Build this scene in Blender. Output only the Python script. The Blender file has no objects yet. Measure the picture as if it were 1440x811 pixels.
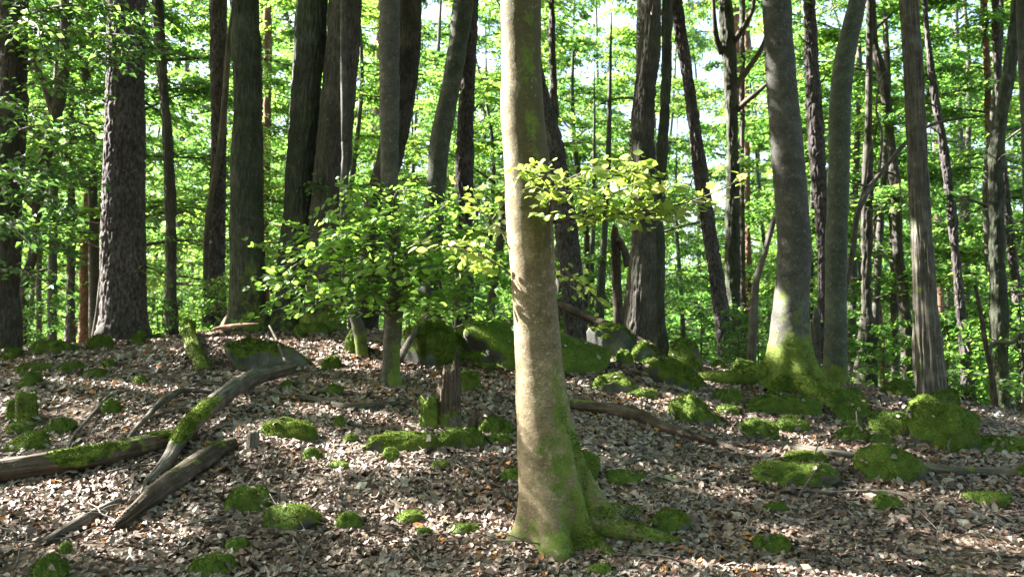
import bpy, math
import numpy as np
from mathutils import Matrix, Vector

S = bpy.context.scene
COL = S.collection
RNG = np.random.default_rng(7)

# ------------------------------------------------------------------ camera, world, sun, exposure
F_PX = 1400.0
PITCH = math.radians(3.07)
EYE = np.array([0.0, 0.0, 1.5])
cam_data = bpy.data.cameras.new("camera")
cam_data.sensor_width = 36.0
cam_data.lens = 36.0 * F_PX / 1440.0
cam_data.clip_end = 3000.0
cam_data.dof.use_dof = True
cam_data.dof.focus_distance = 6.0
cam_data.dof.aperture_fstop = 4.0
cam = bpy.data.objects.new("camera", cam_data)
COL.objects.link(cam)
cam.location = EYE
cam.rotation_euler = (math.pi / 2 + PITCH, 0, 0)
S.camera = cam

SUN_EL = math.radians(37.0)
SUN_AZ = math.radians(-71.0)          # from +Y towards -X: left of the view and a little ahead of it
SUN_DIR = np.array([math.sin(SUN_AZ) * math.cos(SUN_EL), math.cos(SUN_AZ) * math.cos(SUN_EL), math.sin(SUN_EL)])

W = bpy.data.worlds.new("World")
S.world = W
W.use_nodes = True
wn = W.node_tree
sky = wn.nodes.new("ShaderNodeTexSky")
sky.sky_type = 'NISHITA'
sky.sun_disc = False
sky.sun_elevation = SUN_EL
sky.sun_rotation = SUN_AZ
sky.air_density = 1.0
sky.dust_density = 3.5
bg = wn.nodes["Background"]
bg.inputs[1].default_value = 0.066
wn.links.new(sky.outputs[0], bg.inputs[0])

sun_data = bpy.data.lights.new("sun", 'SUN')
sun_data.energy = 5.0
sun_data.angle = math.radians(0.5)
sun_data.color = (1.0, 0.965, 0.90)
sun = bpy.data.objects.new("sun", sun_data)
COL.objects.link(sun)
sun.rotation_euler = Vector(SUN_DIR).to_track_quat('Z', 'Y').to_euler()
sun.location = (-10, 8, 20)

S.view_settings.view_transform = 'Standard'
S.view_settings.look = 'None'
S.view_settings.exposure = 3.35
S.view_settings.gamma = 1.0
S.view_settings.use_curve_mapping = False
S.render.engine = 'CYCLES'
S.cycles.max_bounces = 9
S.cycles.diffuse_bounces = 4
S.cycles.glossy_bounces = 2
S.cycles.transmission_bounces = 7
S.cycles.transparent_max_bounces = 4
S.cycles.sample_clamp_indirect = 6.0
S.cycles.caustics_reflective = False
S.cycles.caustics_refractive = False

# ------------------------------------------------------------------ noise
def _h(ix, iy, iz, seed):
    h = (ix.astype(np.int64) * 73856093) ^ (iy.astype(np.int64) * 19349663) ^ (iz.astype(np.int64) * 83492791) ^ (seed * 2654435761 & 0x7fffffff)
    h &= 0xffffffff
    h = ((h ^ (h >> 16)) * 0x45d9f3b) & 0xffffffff
    h = ((h ^ (h >> 16)) * 0x45d9f3b) & 0xffffffff
    h = h ^ (h >> 16)
    return h.astype(np.float64) / 4294967295.0

def vnoise(p, seed=0):
    p = np.asarray(p, float)
    i = np.floor(p).astype(np.int64)
    f = p - i
    f = f * f * f * (f * (f * 6 - 15) + 10)
    out = 0
    for dx in (0, 1):
        wx = f[..., 0] if dx else 1 - f[..., 0]
        for dy in (0, 1):
            wy = f[..., 1] if dy else 1 - f[..., 1]
            for dz in (0, 1):
                wz = f[..., 2] if dz else 1 - f[..., 2]
                out = out + wx * wy * wz * _h(i[..., 0] + dx, i[..., 1] + dy, i[..., 2] + dz, seed)
    return out * 2 - 1

def fbm(p, octv=4, seed=0, gain=0.5):
    p = np.asarray(p, float)
    a, t, s = 1.0, 0, 0
    for k in range(octv):
        t = t + a * vnoise(p, seed + k * 17)
        s += a
        a *= gain
        p = p * 2.03 + 11.3
    return t / s

def worley(p, seed=0):
    p = np.asarray(p, float)
    i = np.floor(p).astype(np.int64)
    f1 = np.full(p.shape[:-1], 9.0)
    f2 = np.full(p.shape[:-1], 9.0)
    cid = np.zeros(p.shape[:-1])
    for dx in (-1, 0, 1):
        for dy in (-1, 0, 1):
            for dz in (-1, 0, 1):
                a, b, c = i[..., 0] + dx, i[..., 1] + dy, i[..., 2] + dz
                q0 = a + 0.15 + 0.7 * _h(a, b, c, seed)
                q1 = b + 0.15 + 0.7 * _h(a, b, c, seed + 1)
                q2 = c + 0.15 + 0.7 * _h(a, b, c, seed + 2)
                d = np.sqrt((p[..., 0] - q0) ** 2 + (p[..., 1] - q1) ** 2 + (p[..., 2] - q2) ** 2)
                near = d < f1
                f2 = np.where(near, f1, np.minimum(f2, d))
                cid = np.where(near, _h(a, b, c, seed + 3), cid)
                f1 = np.where(near, d, f1)
    return f1, f2, cid

# ------------------------------------------------------------------ picture rays and terrain
_cp, _sp = math.cos(PITCH), math.sin(PITCH)
def ray(u, v):
    x, y = (u - 720.0) / F_PX, -(v - 405.5) / F_PX
    return np.array([x, _cp - y * _sp, _sp + y * _cp])

def at(u, v, Y):
    d = ray(u, v)
    return EYE + d * (Y / d[1])

_RX = np.array([-30, -12, -8, -5.1, -3.4, -1.7, 0, 1.7, 3.4, 4.3, 5.1, 8, 12, 30])
_RZ = np.array([0.6, 1.05, 1.22, 1.40, 1.60, 1.66, 1.50, 1.28, 1.10, 0.93, 0.70, 0.35, 0.1, -0.6])
def _zr(x):
    return sum(np.interp(x + o, _RX, _RZ) for o in (-0.9, -0.45, 0, 0.45, 0.9)) / 5

def _softplus(x, w):
    return w * np.logaddexp(0, x / w)

def terrain(x, y, detail=True):
    x = np.asarray(x, float); y = np.asarray(y, float)
    zr = _zr(x)
    k = np.maximum((zr - 0.42) / 4.4, 0.0)
    zr = np.maximum(zr, 0.42 - 0.9 * np.clip(x - 5.5, 0, 9) * 0.08)
    front = zr + (y - 10.0) * k
    flat = np.minimum(0.10, zr - 0.3)
    z = flat + _softplus(front - flat, 0.12)
    s = y - 10.0
    z = z - (k + 0.0) * _softplus(s, 0.45) + 0.05 * np.exp(-s * s / 2)
    z = z - 5.0 * (1 - np.exp(-_softplus(s - 0.5, 0.6) * 0.085 / 5.0))
    if detail:
        p = np.stack([x, y, np.zeros_like(x)], -1)
        fade = np.clip(1 - (np.abs(y - 7) - 9) / 20, 0.3, 1)
        z = z + (0.055 * fbm(p * 0.9, 3, 5) + 0.014 * fbm(p * 3.7, 2, 9)) * fade
        z = z + 0.9 * fbm(p * 0.05 + 3.3, 2, 21) * np.clip((y - 18) / 30, 0, 1)
    return z

def ground_at(u, v, lift=0.0):
    d = ray(u, v)
    t = np.arange(3.2, 40, 0.01)
    P = EYE[None] + d[None] * t[:, None]
    below = P[:, 2] < terrain(P[:, 0], P[:, 1]) + lift
    i = int(np.argmax(below)) if below.any() else int((10.5 - 3.2) / 0.01)
    p = P[i].copy()
    p[2] = float(terrain(p[0], p[1]))
    return p

# ------------------------------------------------------------------ mesh building
class MB:
    def __init__(self):
        self.v, self.q, self.t, self.n = [], [], [], 0
        self.a = {}
        self.mq, self.mt = [], []
    def add(self, V, Q=None, T=None, mat=0, **attrs):
        V = np.asarray(V, float)
        if Q is not None and len(Q):
            self.q.append(np.asarray(Q, np.int64) + self.n); self.mq.append(np.full(len(Q), mat))
        if T is not None and len(T):
            self.t.append(np.asarray(T, np.int64) + self.n); self.mt.append(np.full(len(T), mat))
        for k in set(self.a) | set(attrs):
            lst = self.a.setdefault(k, [np.zeros(self.n)] if self.n else [])
            val = attrs.get(k, 0.0)
            lst.append(np.broadcast_to(np.asarray(val, float), (len(V),)).copy())
        self.v.append(V); self.n += len(V)
        return self
    def mesh(self, name, mats, off=None, smooth=True):
        me = bpy.data.meshes.new(name)
        V = np.concatenate(self.v)
        if off is not None:
            V = V - np.asarray(off)[None]
        Q = np.concatenate(self.q) if self.q else np.zeros((0, 4), np.int64)
        T = np.concatenate(self.t) if self.t else np.zeros((0, 3), np.int64)
        me.vertices.add(len(V)); me.vertices.foreach_set("co", V.astype(np.float32).ravel())
        loops = np.concatenate([Q.ravel(), T.ravel()]).astype(np.int32)
        me.loops.add(len(loops)); me.loops.foreach_set("vertex_index", loops)
        starts = np.concatenate([np.arange(len(Q)) * 4, len(Q) * 4 + np.arange(len(T)) * 3]).astype(np.int32)
        me.polygons.add(len(starts)); me.polygons.foreach_set("loop_start", starts)
        if self.mq or self.mt:
            mi = np.concatenate(self.mq + self.mt).astype(np.int32)
            me.polygons.foreach_set("material_index", mi)
        me.polygons.foreach_set("use_smooth", np.full(len(starts), smooth, dtype=bool))
        me.update(calc_edges=True)
        for k, lst in self.a.items():
            at_ = me.attributes.new(k, 'FLOAT', 'POINT')
            at_.data.foreach_set("value", np.concatenate(lst).astype(np.float32))
        for m in (mats if isinstance(mats, (list, tuple)) else [mats]):
            me.materials.append(m)
        return me

def link(name, data, parent=None, loc=None):
    o = bpy.data.objects.new(name, data)
    COL.objects.link(o)
    if parent is not None:
        o.parent = parent
    if loc is not None:
        o.location = [float(c) for c in loc]
    return o

def tag(o, label=None, cat=None, group=None, kind=None):
    if label: o["label"] = label
    if cat: o["category"] = cat
    if group: o["group"] = group
    if kind: o["kind"] = kind
    return o

def nrm(a):
    return a / np.maximum(np.linalg.norm(a, axis=-1, keepdims=True), 1e-9)

def spline(P, R, n):
    P = np.asarray(P, float); R = np.asarray(R, float)
    s = np.concatenate([[0], np.cumsum(np.linalg.norm(np.diff(P, axis=0), axis=1))])
    D = np.concatenate([P, R[:, None]], 1)
    M = np.zeros_like(D)
    M[1:-1] = (D[2:] - D[:-2]) / (s[2:] - s[:-2])[:, None] if len(P) > 2 else 0
    M[0] = (D[1] - D[0]) / (s[1] - s[0]); M[-1] = (D[-1] - D[-2]) / (s[-1] - s[-2])
    q = np.linspace(0, s[-1], n)
    i = np.clip(np.searchsorted(s, q, side="right") - 1, 0, len(P) - 2)
    h = (s[i + 1] - s[i]); t = ((q - s[i]) / h)[:, None]; h = h[:, None]
    out = (2*t**3-3*t**2+1)*D[i] + (t**3-2*t**2+t)*h*M[i] + (-2*t**3+3*t**2)*D[i+1] + (t**3-t**2)*h*M[i+1]
    return out[:, :3], np.maximum(out[:, 3], 0.0008), q

def tube(P, R, seg, n, disp=None, cap=True, ref=None):
    """centre line P with radii R -> (V, quads, tris, info)"""
    C, r, s = spline(P, R, n)
    T = nrm(np.gradient(C, axis=0))
    if ref is None:
        ref = np.array([0, 1.0, 0]) if abs(T[0][1]) < 0.8 else np.array([1.0, 0, 0])
    N = np.zeros_like(T); nvec = ref - T[0] * np.dot(ref, T[0])
    nvec /= np.linalg.norm(nvec)
    for k in range(n):
        nvec = nvec - T[k] * np.dot(nvec, T[k]); nvec /= np.linalg.norm(nvec); N[k] = nvec
    B = np.cross(T, N)
    th = np.arange(seg) * 2 * math.pi / seg
    rad = np.repeat(r[:, None], seg, 1)
    TH = np.repeat(th[None], n, 0); SS = np.repeat(s[:, None], seg, 1)
    dirs = np.cos(TH)[..., None] * N[:, None] + np.sin(TH)[..., None] * B[:, None]
    base = C[:, None] + dirs * rad[..., None]
    if disp is not None:
        rad = rad + disp(dirs, SS, rad, base)
    V = C[:, None] + dirs * rad[..., None]
    idx = np.arange(n * seg).reshape(n, seg)
    a = idx[:-1]; b = np.roll(a, -1, 1); c = np.roll(idx[1:], -1, 1); d = idx[1:]
    Q = np.stack([a, b, c, d], -1).reshape(-1, 4)
    V = V.reshape(-1, 3)
    T3 = np.zeros((0, 3), np.int64)
    if cap:
        m = len(V)
        V = np.concatenate([V, C[:1] - T[:1] * r[0] * 0.1, C[-1:] + T[-1:] * r[-1] * 0.1])
        f = idx[0]; l = idx[-1]
        T3 = np.concatenate([np.stack([np.roll(f, -1), f, np.full(seg, m)], -1), np.stack([l, np.roll(l, -1), np.full(seg, m + 1)], -1)])
    return V, Q, T3, dict(C=C, r=r, s=s, T=T)

# ------------------------------------------------------------------ materials
def mat_new(name):
    m = bpy.data.materials.new(name); m.use_nodes = True
    nt = m.node_tree; nt.nodes.clear()
    return m, nt

class NT:
    def __init__(self, nt): self.nt = nt
    def n(self, typ, ins=None, **props):
        nd = self.nt.nodes.new("ShaderNode" + typ)
        for k, v in props.items(): setattr(nd, k, v)
        for k, v in (ins or {}).items():
            if isinstance(v, tuple) and len(v) == 2 and hasattr(v[0], "outputs"): self.nt.links.new(v[0].outputs[v[1]], nd.inputs[k])
            elif hasattr(v, "outputs"): self.nt.links.new(v.outputs[0], nd.inputs[k])
            else: nd.inputs[k].default_value = v
        return nd
    def ramp(self, fac, stops, interp='LINEAR'):
        nd = self.nt.nodes.new("ShaderNodeValToRGB"); nd.color_ramp.interpolation = interp
        e = nd.color_ramp.elements
        while len(e) < len(stops): e.new(0.5)
        for el, (p, c) in zip(e, stops):
            el.position = p; el.color = (*c, 1) if len(c) == 3 else c
        src = fac if isinstance(fac, tuple) else (fac, 0)
        self.nt.links.new(src[0].outputs[src[1]], nd.inputs[0])
        return nd
    def math(self, op, a, b=None, clamp=False):
        nd = self.nt.nodes.new("ShaderNodeMath"); nd.operation = op; nd.use_clamp = clamp
        for i, v in enumerate((a, b)):
            if v is None: continue
            if isinstance(v, (int, float)): nd.inputs[i].default_value = v
            else:
                src = v if isinstance(v, tuple) else (v, 0)
                self.nt.links.new(src[0].outputs[src[1]], nd.inputs[i])
        return nd
    def mix(self, fac, a, b):
        nd = self.nt.nodes.new("ShaderNodeMix"); nd.data_type = 'RGBA'
        for i, v in ((0, fac), (6, a), (7, b)):
            if isinstance(v, (int, float)): nd.inputs[i].default_value = v
            elif isinstance(v, tuple) and isinstance(v[0], (int, float)): nd.inputs[i].default_value = (*v, 1)
            else:
                src = v if isinstance(v, tuple) else (v, 0)
                self.nt.links.new(src[0].outputs[src[1]], nd.inputs[i])
        return (nd, 2)
    def out(self, sh):
        o = self.nt.nodes.new("ShaderNodeOutputMaterial"); self.nt.links.new(sh.outputs[0], o.inputs[0])

def moss_colour(g, vec, dark=False):
    n1 = g.n("TexNoise", {"Vector": vec, "Scale": 9.0, "Detail": 5.0, "Roughness": 0.65})
    n2 = g.n("TexNoise", {"Vector": vec, "Scale": 95.0, "Detail": 2.0})
    f = g.math('ADD', g.math('MULTIPLY', n1, 0.62), g.math('MULTIPLY', n2, 0.38))
    n4 = g.n("TexNoise", {"Vector": vec, "Scale": 3.3, "Detail": 4.0, "Roughness": 0.6})
    br = g.ramp(n4, [(0.52, (0, 0, 0)), (0.75, (0.45, 0.45, 0.45))])
    if dark:
        return g.mix(br, g.ramp(f, [(0.30, (0.034, 0.056, 0.012)), (0.5, (0.082, 0.128, 0.020)), (0.7, (0.165, 0.21, 0.036))]), (0.085, 0.085, 0.028))
    return g.mix(br, g.ramp(f, [(0.30, (0.048, 0.072, 0.014)), (0.5, (0.118, 0.162, 0.024)), (0.72, (0.225, 0.265, 0.048))]), (0.12, 0.12, 0.032))

def make_bark(name, mode, dark, mid, light, bump=0.5, rough=0.85):
    m, nt = mat_new(name); g = NT(nt)
    tc = g.n("TexCoord")
    vec = (tc, 3)
    if mode == 'pine':
        mp = g.n("Mapping", {"Vector": vec, "Scale": (1, 1, 0.42)})
        vo = g.n("TexVoronoi", {"Vector": mp, "Scale": 26.0}, feature='F1')
        no = g.n("TexNoise", {"Vector": mp, "Scale": 40.0, "Detail": 6.0, "Roughness": 0.7})
        cf = g.math('ADD', g.math('MULTIPLY', (vo, 1), 0.10), g.math('MULTIPLY', no, 0.90))
        hgt = g.math('ADD', g.math('MULTIPLY', vo, -0.5), no)
    elif mode == 'oak':
        mp = g.n("Mapping", {"Vector": vec, "Scale": (1, 1, 0.16)})
        no = g.n("TexNoise", {"Vector": mp, "Scale": 55.0, "Detail": 5.0, "Roughness": 0.65})
        n2 = g.n("TexNoise", {"Vector": vec, "Scale": 5.0, "Detail": 4.0})
        cf = g.math('ADD', g.math('MULTIPLY', no, 0.6), g.math('MULTIPLY', n2, 0.4))
        hgt = no
    elif mode == 'beech':
        mp = g.n("Mapping", {"Vector": vec, "Scale": (1, 1, 2.2)})
        no = g.n("TexNoise", {"Vector": vec, "Scale": 7.0, "Detail": 7.0, "Roughness": 0.68})
        n2 = g.n("TexNoise", {"Vector": mp, "Scale": 60.0, "Detail": 4.0, "Roughness": 0.6})
        cf = g.math('ADD', g.math('MULTIPLY', no, 0.68), g.math('MULTIPLY', n2, 0.32))
        hgt = n2
    else:  # bare dead wood, grain along Z of the object's own frame is unknown for logs: use the stored arc length
        gx = g.n("Attribute", attribute_name="grain"); 
        cx = g.n("Attribute", attribute_name="girth")
        cb = g.n("CombineXYZ", {"X": (gx, 2), "Y": (cx, 2), "Z": 0.0})
        mp = g.n("Mapping", {"Vector": cb, "Scale": (3.0, 70.0, 1)})
        no = g.n("TexNoise", {"Vector": mp, "Scale": 1.0, "Detail": 5.0, "Roughness": 0.65})
        n2 = g.n("TexNoise", {"Vector": vec, "Scale": 9.0, "Detail": 4.0})
        cf = g.math('ADD', g.math('MULTIPLY', no, 0.6), g.math('MULTIPLY', n2, 0.4))
        hgt = no
    col = g.ramp(cf, [(0.37, dark), (0.5, mid), (0.64, light)])
    big = g.n("TexNoise", {"Vector": vec, "Scale": 1.7, "Detail": 5.0, "Roughness": 0.65})
    bf = g.ramp(big, [(0.42, (0.0, 0.0, 0.0)), (0.66, (0.65, 0.65, 0.65))])
    col = g.mix(bf, col, tuple(c * 0.75 for c in dark))
    if mode == 'oak':
        al = g.n("TexNoise", {"Vector": vec, "Scale": 2.6, "Detail": 6.0, "Roughness": 0.7})
        af = g.ramp(al, [(0.45, (0.0, 0.0, 0.0)), (0.65, (0.6, 0.6, 0.6))])
        col = g.mix(af, col, (mid[0] * .75, mid[1] * 1.0, mid[2] * .55))
    # lichen specks
    li = g.n("TexNoise", {"Vector": vec, "Scale": 33.0, "Detail": 3.0, "Roughness": 0.6})
    lf = g.ramp(li, [(0.64, (0, 0, 0)), (0.70, (1, 1, 1))])
    lfac = g.math('MULTIPLY', lf, 0.45)
    c2 = g.mix(lfac, col, tuple(min(1, c * 1.5 + 0.04) for c in light))
    at_ = g.n("Attribute", attribute_name="moss")
    if mode == 'beech':
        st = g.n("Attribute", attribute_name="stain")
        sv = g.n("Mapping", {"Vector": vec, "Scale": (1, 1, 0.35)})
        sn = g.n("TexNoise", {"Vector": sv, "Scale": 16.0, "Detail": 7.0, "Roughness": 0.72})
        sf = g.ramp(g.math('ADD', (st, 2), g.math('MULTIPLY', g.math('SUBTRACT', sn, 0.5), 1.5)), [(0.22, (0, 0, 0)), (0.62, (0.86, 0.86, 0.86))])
        wv = g.n("Mapping", {"Vector": vec, "Scale": (1, 1, 5.0)})
        wn_ = g.n("TexNoise", {"Vector": wv, "Scale": 9.0, "Detail": 4.0, "Roughness": 0.55})
        wl = g.ramp(g.math('ABSOLUTE', g.math('SUBTRACT', wn_, 0.5)), [(0.0, (0.75, 0.75, 0.75)), (0.012, (0, 0, 0))])
        c2 = g.mix(wl, c2, dark)
        hgt = g.math('SUBTRACT', hgt, g.math('MULTIPLY', wl, 1.2))
        ln = g.n("TexNoise", {"Vector": vec, "Scale": 24.0, "Detail": 8.0, "Roughness": 0.78})
        lr = g.ramp(ln, [(0.57, (0, 0, 0)), (0.60, (0.6, 0.6, 0.6))])
        c2 = g.mix(lr, c2, tuple(min(1, c * 1.2 + 0.02) for c in light))
        c2 = g.mix(sf, c2, (0.060, 0.053, 0.017))  # olive film colour; also paints the upper front trunk as less lit
        fv = g.n("Mapping", {"Vector": vec, "Scale": (1, 1, 0.3)})
        fs = g.n("TexNoise", {"Vector": fv, "Scale": 170.0, "Detail": 3.0, "Roughness": 0.6})
        ff = g.ramp(fs, [(0.34, (0.55, 0.55, 0.55)), (0.48, (0, 0, 0))])
        c2 = g.mix(ff, c2, dark)
        fl = g.n("TexVoronoi", {"Vector": fv, "Scale": 75.0})
        fk = g.ramp(fl, [(0.10, (0.75, 0.75, 0.75)), (0.20, (0, 0, 0))])
        fg_ = g.n("TexNoise", {"Vector": vec, "Scale": 6.0, "Detail": 3.0})
        fq = g.math('MULTIPLY', fk, g.ramp(fg_, [(0.48, (0, 0, 0)), (0.62, (1, 1, 1))]))
        c2 = g.mix(fq, c2, tuple(min(.6, c * 1.3 + .06) for c in light))
    mn = g.n("TexNoise", {"Vector": vec, "Scale": 11.0, "Detail": 6.0, "Roughness": 0.7})
    mf = g.math('ADD', (at_, 2), g.math('MULTIPLY', g.math('SUBTRACT', mn, 0.5), 1.3))
    mr = g.ramp(mf, [(0.42, (0, 0, 0)), (0.60, (1, 1, 1))])
    mc = moss_colour(g, vec)
    c3 = g.mix(mr, c2, mc)
    bp = g.n("Bump", {"Strength": bump, "Distance": 0.009 if mode == 'oak' else 0.005 if mode != 'beech' else 0.0035, "Height": hgt})
    n3 = g.n("TexNoise", {"Vector": vec, "Scale": 120.0, "Detail": 3.0})
    bp2 = g.n("Bump", {"Strength": 0.35, "Distance": 0.0018, "Height": n3, "Normal": bp})
    p = g.n("BsdfPrincipled", {"Base Color": c3, "Roughness": rough, "Normal": bp2, "Specular IOR Level": 0.25})
    g.out(p)
    return m

M = {}
M['pine'] = make_bark("pine_bark", 'pine', (0.030, 0.025, 0.024), (0.084, 0.070, 0.067), (0.185, 0.157, 0.15), 0.8)
M['redpine'] = make_bark("red_pine_bark", 'pine', (0.07, 0.038, 0.026), (0.20, 0.105, 0.07), (0.32, 0.19, 0.13), 0.5)
M['oak'] = make_bark("oak_bark", 'oak', (0.022, 0.023, 0.016), (0.060, 0.061, 0.044), (0.14, 0.138, 0.108), 0.9)
M['brownoak'] = make_bark("brown_oak_bark", 'oak', (0.026, 0.022, 0.019), (0.070, 0.059, 0.052), (0.16, 0.139, 0.123), 0.9)
M['beech'] = make_bark("grey_beech_bark", 'beech', (0.040, 0.038, 0.031), (0.082, 0.078, 0.064), (0.14, 0.134, 0.112), 0.45, 0.75)
M['tanbeech'] = make_bark("tan_beech_bark", 'beech', (0.11, 0.082, 0.046), (0.24, 0.186, 0.110), (0.39, 0.32, 0.205), 0.7, 0.75)
M['greenbeech'] = make_bark("green_beech_bark", 'beech', (0.040, 0.046, 0.032), (0.082, 0.090, 0.064), (0.145, 0.155, 0.118), 0.4, 0.75)
M['dead'] = make_bark("grey_dead_wood", 'dead', (0.042, 0.035, 0.029), (0.120, 0.103, 0.086), (0.25, 0.222, 0.185), 0.9)
M['brown'] = make_bark("brown_rotten_wood", 'dead', (0.026, 0.017, 0.011), (0.078, 0.056, 0.039), (0.17, 0.132, 0.098), 0.9)
M['stem'] = make_bark("twig_bark", 'dead', (0.045, 0.038, 0.03), (0.10, 0.085, 0.065), (0.17, 0.15, 0.12), 0.3)
M['splinter'] = make_bark("splintered_wood", 'dead', (0.09, 0.050, 0.032), (0.22, 0.125, 0.075), (0.36, 0.23, 0.15), 0.9)

def make_leaf(name, stops, trans, tmix=0.55, rough=0.42):
    m, nt = mat_new(name); g = NT(nt)
    t = g.n("Attribute", attribute_name="tint")
    oi = g.n("ObjectInfo")
    f = g.math('ADD', g.math('MULTIPLY', (t, 2), 0.72), g.math('MULTIPLY', (oi, 5), 0.28))
    col = g.ramp(f, stops)
    tr = g.ramp(f, trans)
    d = g.n("BsdfPrincipled", {"Base Color": col, "Roughness": rough, "Specular IOR Level": 0.2})
    tl = g.n("BsdfTranslucent", {"Color": tr})
    mx = g.n("MixShader", {0: tmix, 1: d, 2: tl})
    g.out(mx)
    return m
M['sapleaf'] = make_leaf("fresh_beech_leaf", [(0.0, (0.071, 0.146, 0.042)), (0.5, (0.109, 0.198, 0.049)), (0.9, (0.160, 0.239, 0.062)), (1.0, (0.207, 0.250, 0.074))],
                      [(0.0, (0.215, 0.449, 0.059)), (0.5, (0.328, 0.587, 0.074)), (0.9, (0.474, 0.698, 0.103)), (1.0, (0.474, 0.574, 0.074))], 0.6)
M['leaf'] = make_leaf("beech_leaf", [(0.0, (0.030, 0.069, 0.032)), (0.5, (0.059, 0.120, 0.041)), (0.9, (0.116, 0.178, 0.054)), (1.0, (0.191, 0.223, 0.081))],
                      [(0.0, (0.077, 0.220, 0.058)), (0.45, (0.198, 0.416, 0.064)), (0.8, (0.394, 0.579, 0.084)), (1.0, (0.550, 0.629, 0.138))])
M['sprayleaf'] = make_leaf("pale_beech_leaf", [(0.0, (0.13, 0.18, 0.05)), (0.5, (0.21, 0.26, 0.08)), (0.93, (0.30, 0.34, 0.13)), (1.0, (0.26, 0.19, 0.04))],
                      [(0.0, (0.24, 0.40, 0.035)), (0.5, (0.38, 0.52, 0.07)), (0.93, (0.52, 0.60, 0.16)), (1.0, (0.6, 0.42, 0.05))], 0.55)
M['ivyleaf'] = make_leaf("dull_leaf", [(0.0, (0.06, 0.085, 0.05)), (1.0, (0.14, 0.17, 0.11))], [(0.0, (0.05, 0.12, 0.03)), (1.0, (0.12, 0.2, 0.05))], 0.4)

def make_litter():
    m, nt = mat_new("dry_leaf"); g = NT(nt)
    t = g.n("Attribute", attribute_name="tint")
    col = g.ramp((t, 2), [(0.0, (0.070, 0.040, 0.030)), (0.16, (0.14, 0.085, 0.062)), (0.34, (0.225, 0.155, 0.125)), (0.52, (0.255, 0.195, 0.15)), (0.70, (0.32, 0.257, 0.21)),
                          (0.84, (0.42, 0.375, 0.335)), (0.90, (0.32, 0.33, 0.25)), (0.925, (0.40, 0.36, 0.30)), (0.93, (0.40, 0.15, 0.035)), (1.0, (0.50, 0.22, 0.05))])
    tc = g.n("TexCoord")
    no = g.n("TexNoise", {"Vector": (tc, 3), "Scale": 70.0, "Detail": 3.0})
    c2 = g.mix(g.ramp(no, [(0.35, (0, 0, 0)), (0.75, (0.55, 0.55, 0.55))]), col, (0.11, 0.075, 0.05))
    d = g.n("BsdfPrincipled", {"Base Color": c2, "Roughness": 0.5, "Specular IOR Level": 0.4})
    tl = g.n("BsdfTranslucent", {"Color": c2})
    g.out(g.n("MixShader", {0: 0.16, 1: d, 2: tl}))
    return m
M['litter'] = make_litter()

def make_ground():
    m, nt = mat_new("forest_soil"); g = NT(nt)
    tc = g.n("TexCoord"); vec = (tc, 3)
    vo = g.n("TexVoronoi", {"Vector": vec, "Scale": 26.0})
    n1 = g.n("TexNoise", {"Vector": vec, "Scale": 2.5, "Detail": 6.0})
    f = g.math('ADD', g.math('MULTIPLY', (vo, 1), 0.6), g.math('MULTIPLY', n1, 0.4))
    col = g.ramp(f, [(0.2, (0.035, 0.024, 0.017)), (0.5, (0.10, 0.07, 0.05)), (0.75, (0.19, 0.145, 0.11))])
    n2 = g.n("TexNoise", {"Vector": vec, "Scale": 1.3, "Detail": 7.0, "Roughness": 0.65})
    c2 = g.mix(g.ramp(n2, [(0.60, (0, 0, 0)), (0.68, (0.7, 0.7, 0.7))]), col, moss_colour(g, vec, True))
    bp = g.n("Bump", {"Strength": 0.8, "Distance": 0.03, "Height": vo})
    g.out(g.n("BsdfPrincipled", {"Base Color": c2, "Roughness": 0.95, "Normal": bp, "Specular IOR Level": 0.1}))
    return m
M['ground'] = make_ground()

def make_moss(name, dark):
    m, nt = mat_new(name); g = NT(nt)
    tc = g.n("TexCoord"); vec = (tc, 3)
    col = moss_colour(g, vec, dark)
    n2 = g.n("TexNoise", {"Vector": vec, "Scale": 160.0, "Detail": 3.0})
    bp = g.n("Bump", {"Strength": 0.8, "Distance": 0.0035, "Height": n2})
    d = g.n("BsdfPrincipled", {"Base Color": col, "Roughness": 0.95, "Normal": bp, "Specular IOR Level": 0.1})
    tl = g.n("BsdfTranslucent", {"Color": col})
    g.out(g.n("MixShader", {0: 0.2, 1: d, 2: tl}))
    return m
M['moss'] = make_moss("moss_bright", False)
M['darkmoss'] = make_moss("moss_deep", True)

def make_stone():
    m, nt = mat_new("mossy_stone"); g = NT(nt)
    tc = g.n("TexCoord"); vec = (tc, 3)
    n1 = g.n("TexNoise", {"Vector": vec, "Scale": 4.0, "Detail": 8.0, "Roughness": 0.7})
    col = g.ramp(n1, [(0.3, (0.028, 0.029, 0.025)), (0.5, (0.075, 0.077, 0.068)), (0.7, (0.17, 0.17, 0.15))])
    at_ = g.n("Attribute", attribute_name="moss")
    mn = g.n("TexNoise", {"Vector": vec, "Scale": 8.0, "Detail": 6.0, "Roughness": 0.7})
    mf = g.math('ADD', (at_, 2), g.math('MULTIPLY', g.math('SUBTRACT', mn, 0.5), 1.4))
    mr = g.ramp(mf, [(0.42, (0, 0, 0)), (0.56, (1, 1, 1))])
    c = g.mix(mr, col, moss_colour(g, vec, True))
    n2 = g.n("TexNoise", {"Vector": vec, "Scale": 60.0, "Detail": 4.0})
    bp = g.n("Bump", {"Strength": 0.6, "Distance": 0.005, "Height": n2})
    g.out(g.n("BsdfPrincipled", {"Base Color": c, "Roughness": 0.9, "Normal": bp, "Specular IOR Level": 0.2}))
    return m
M['stone'] = make_stone()

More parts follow.
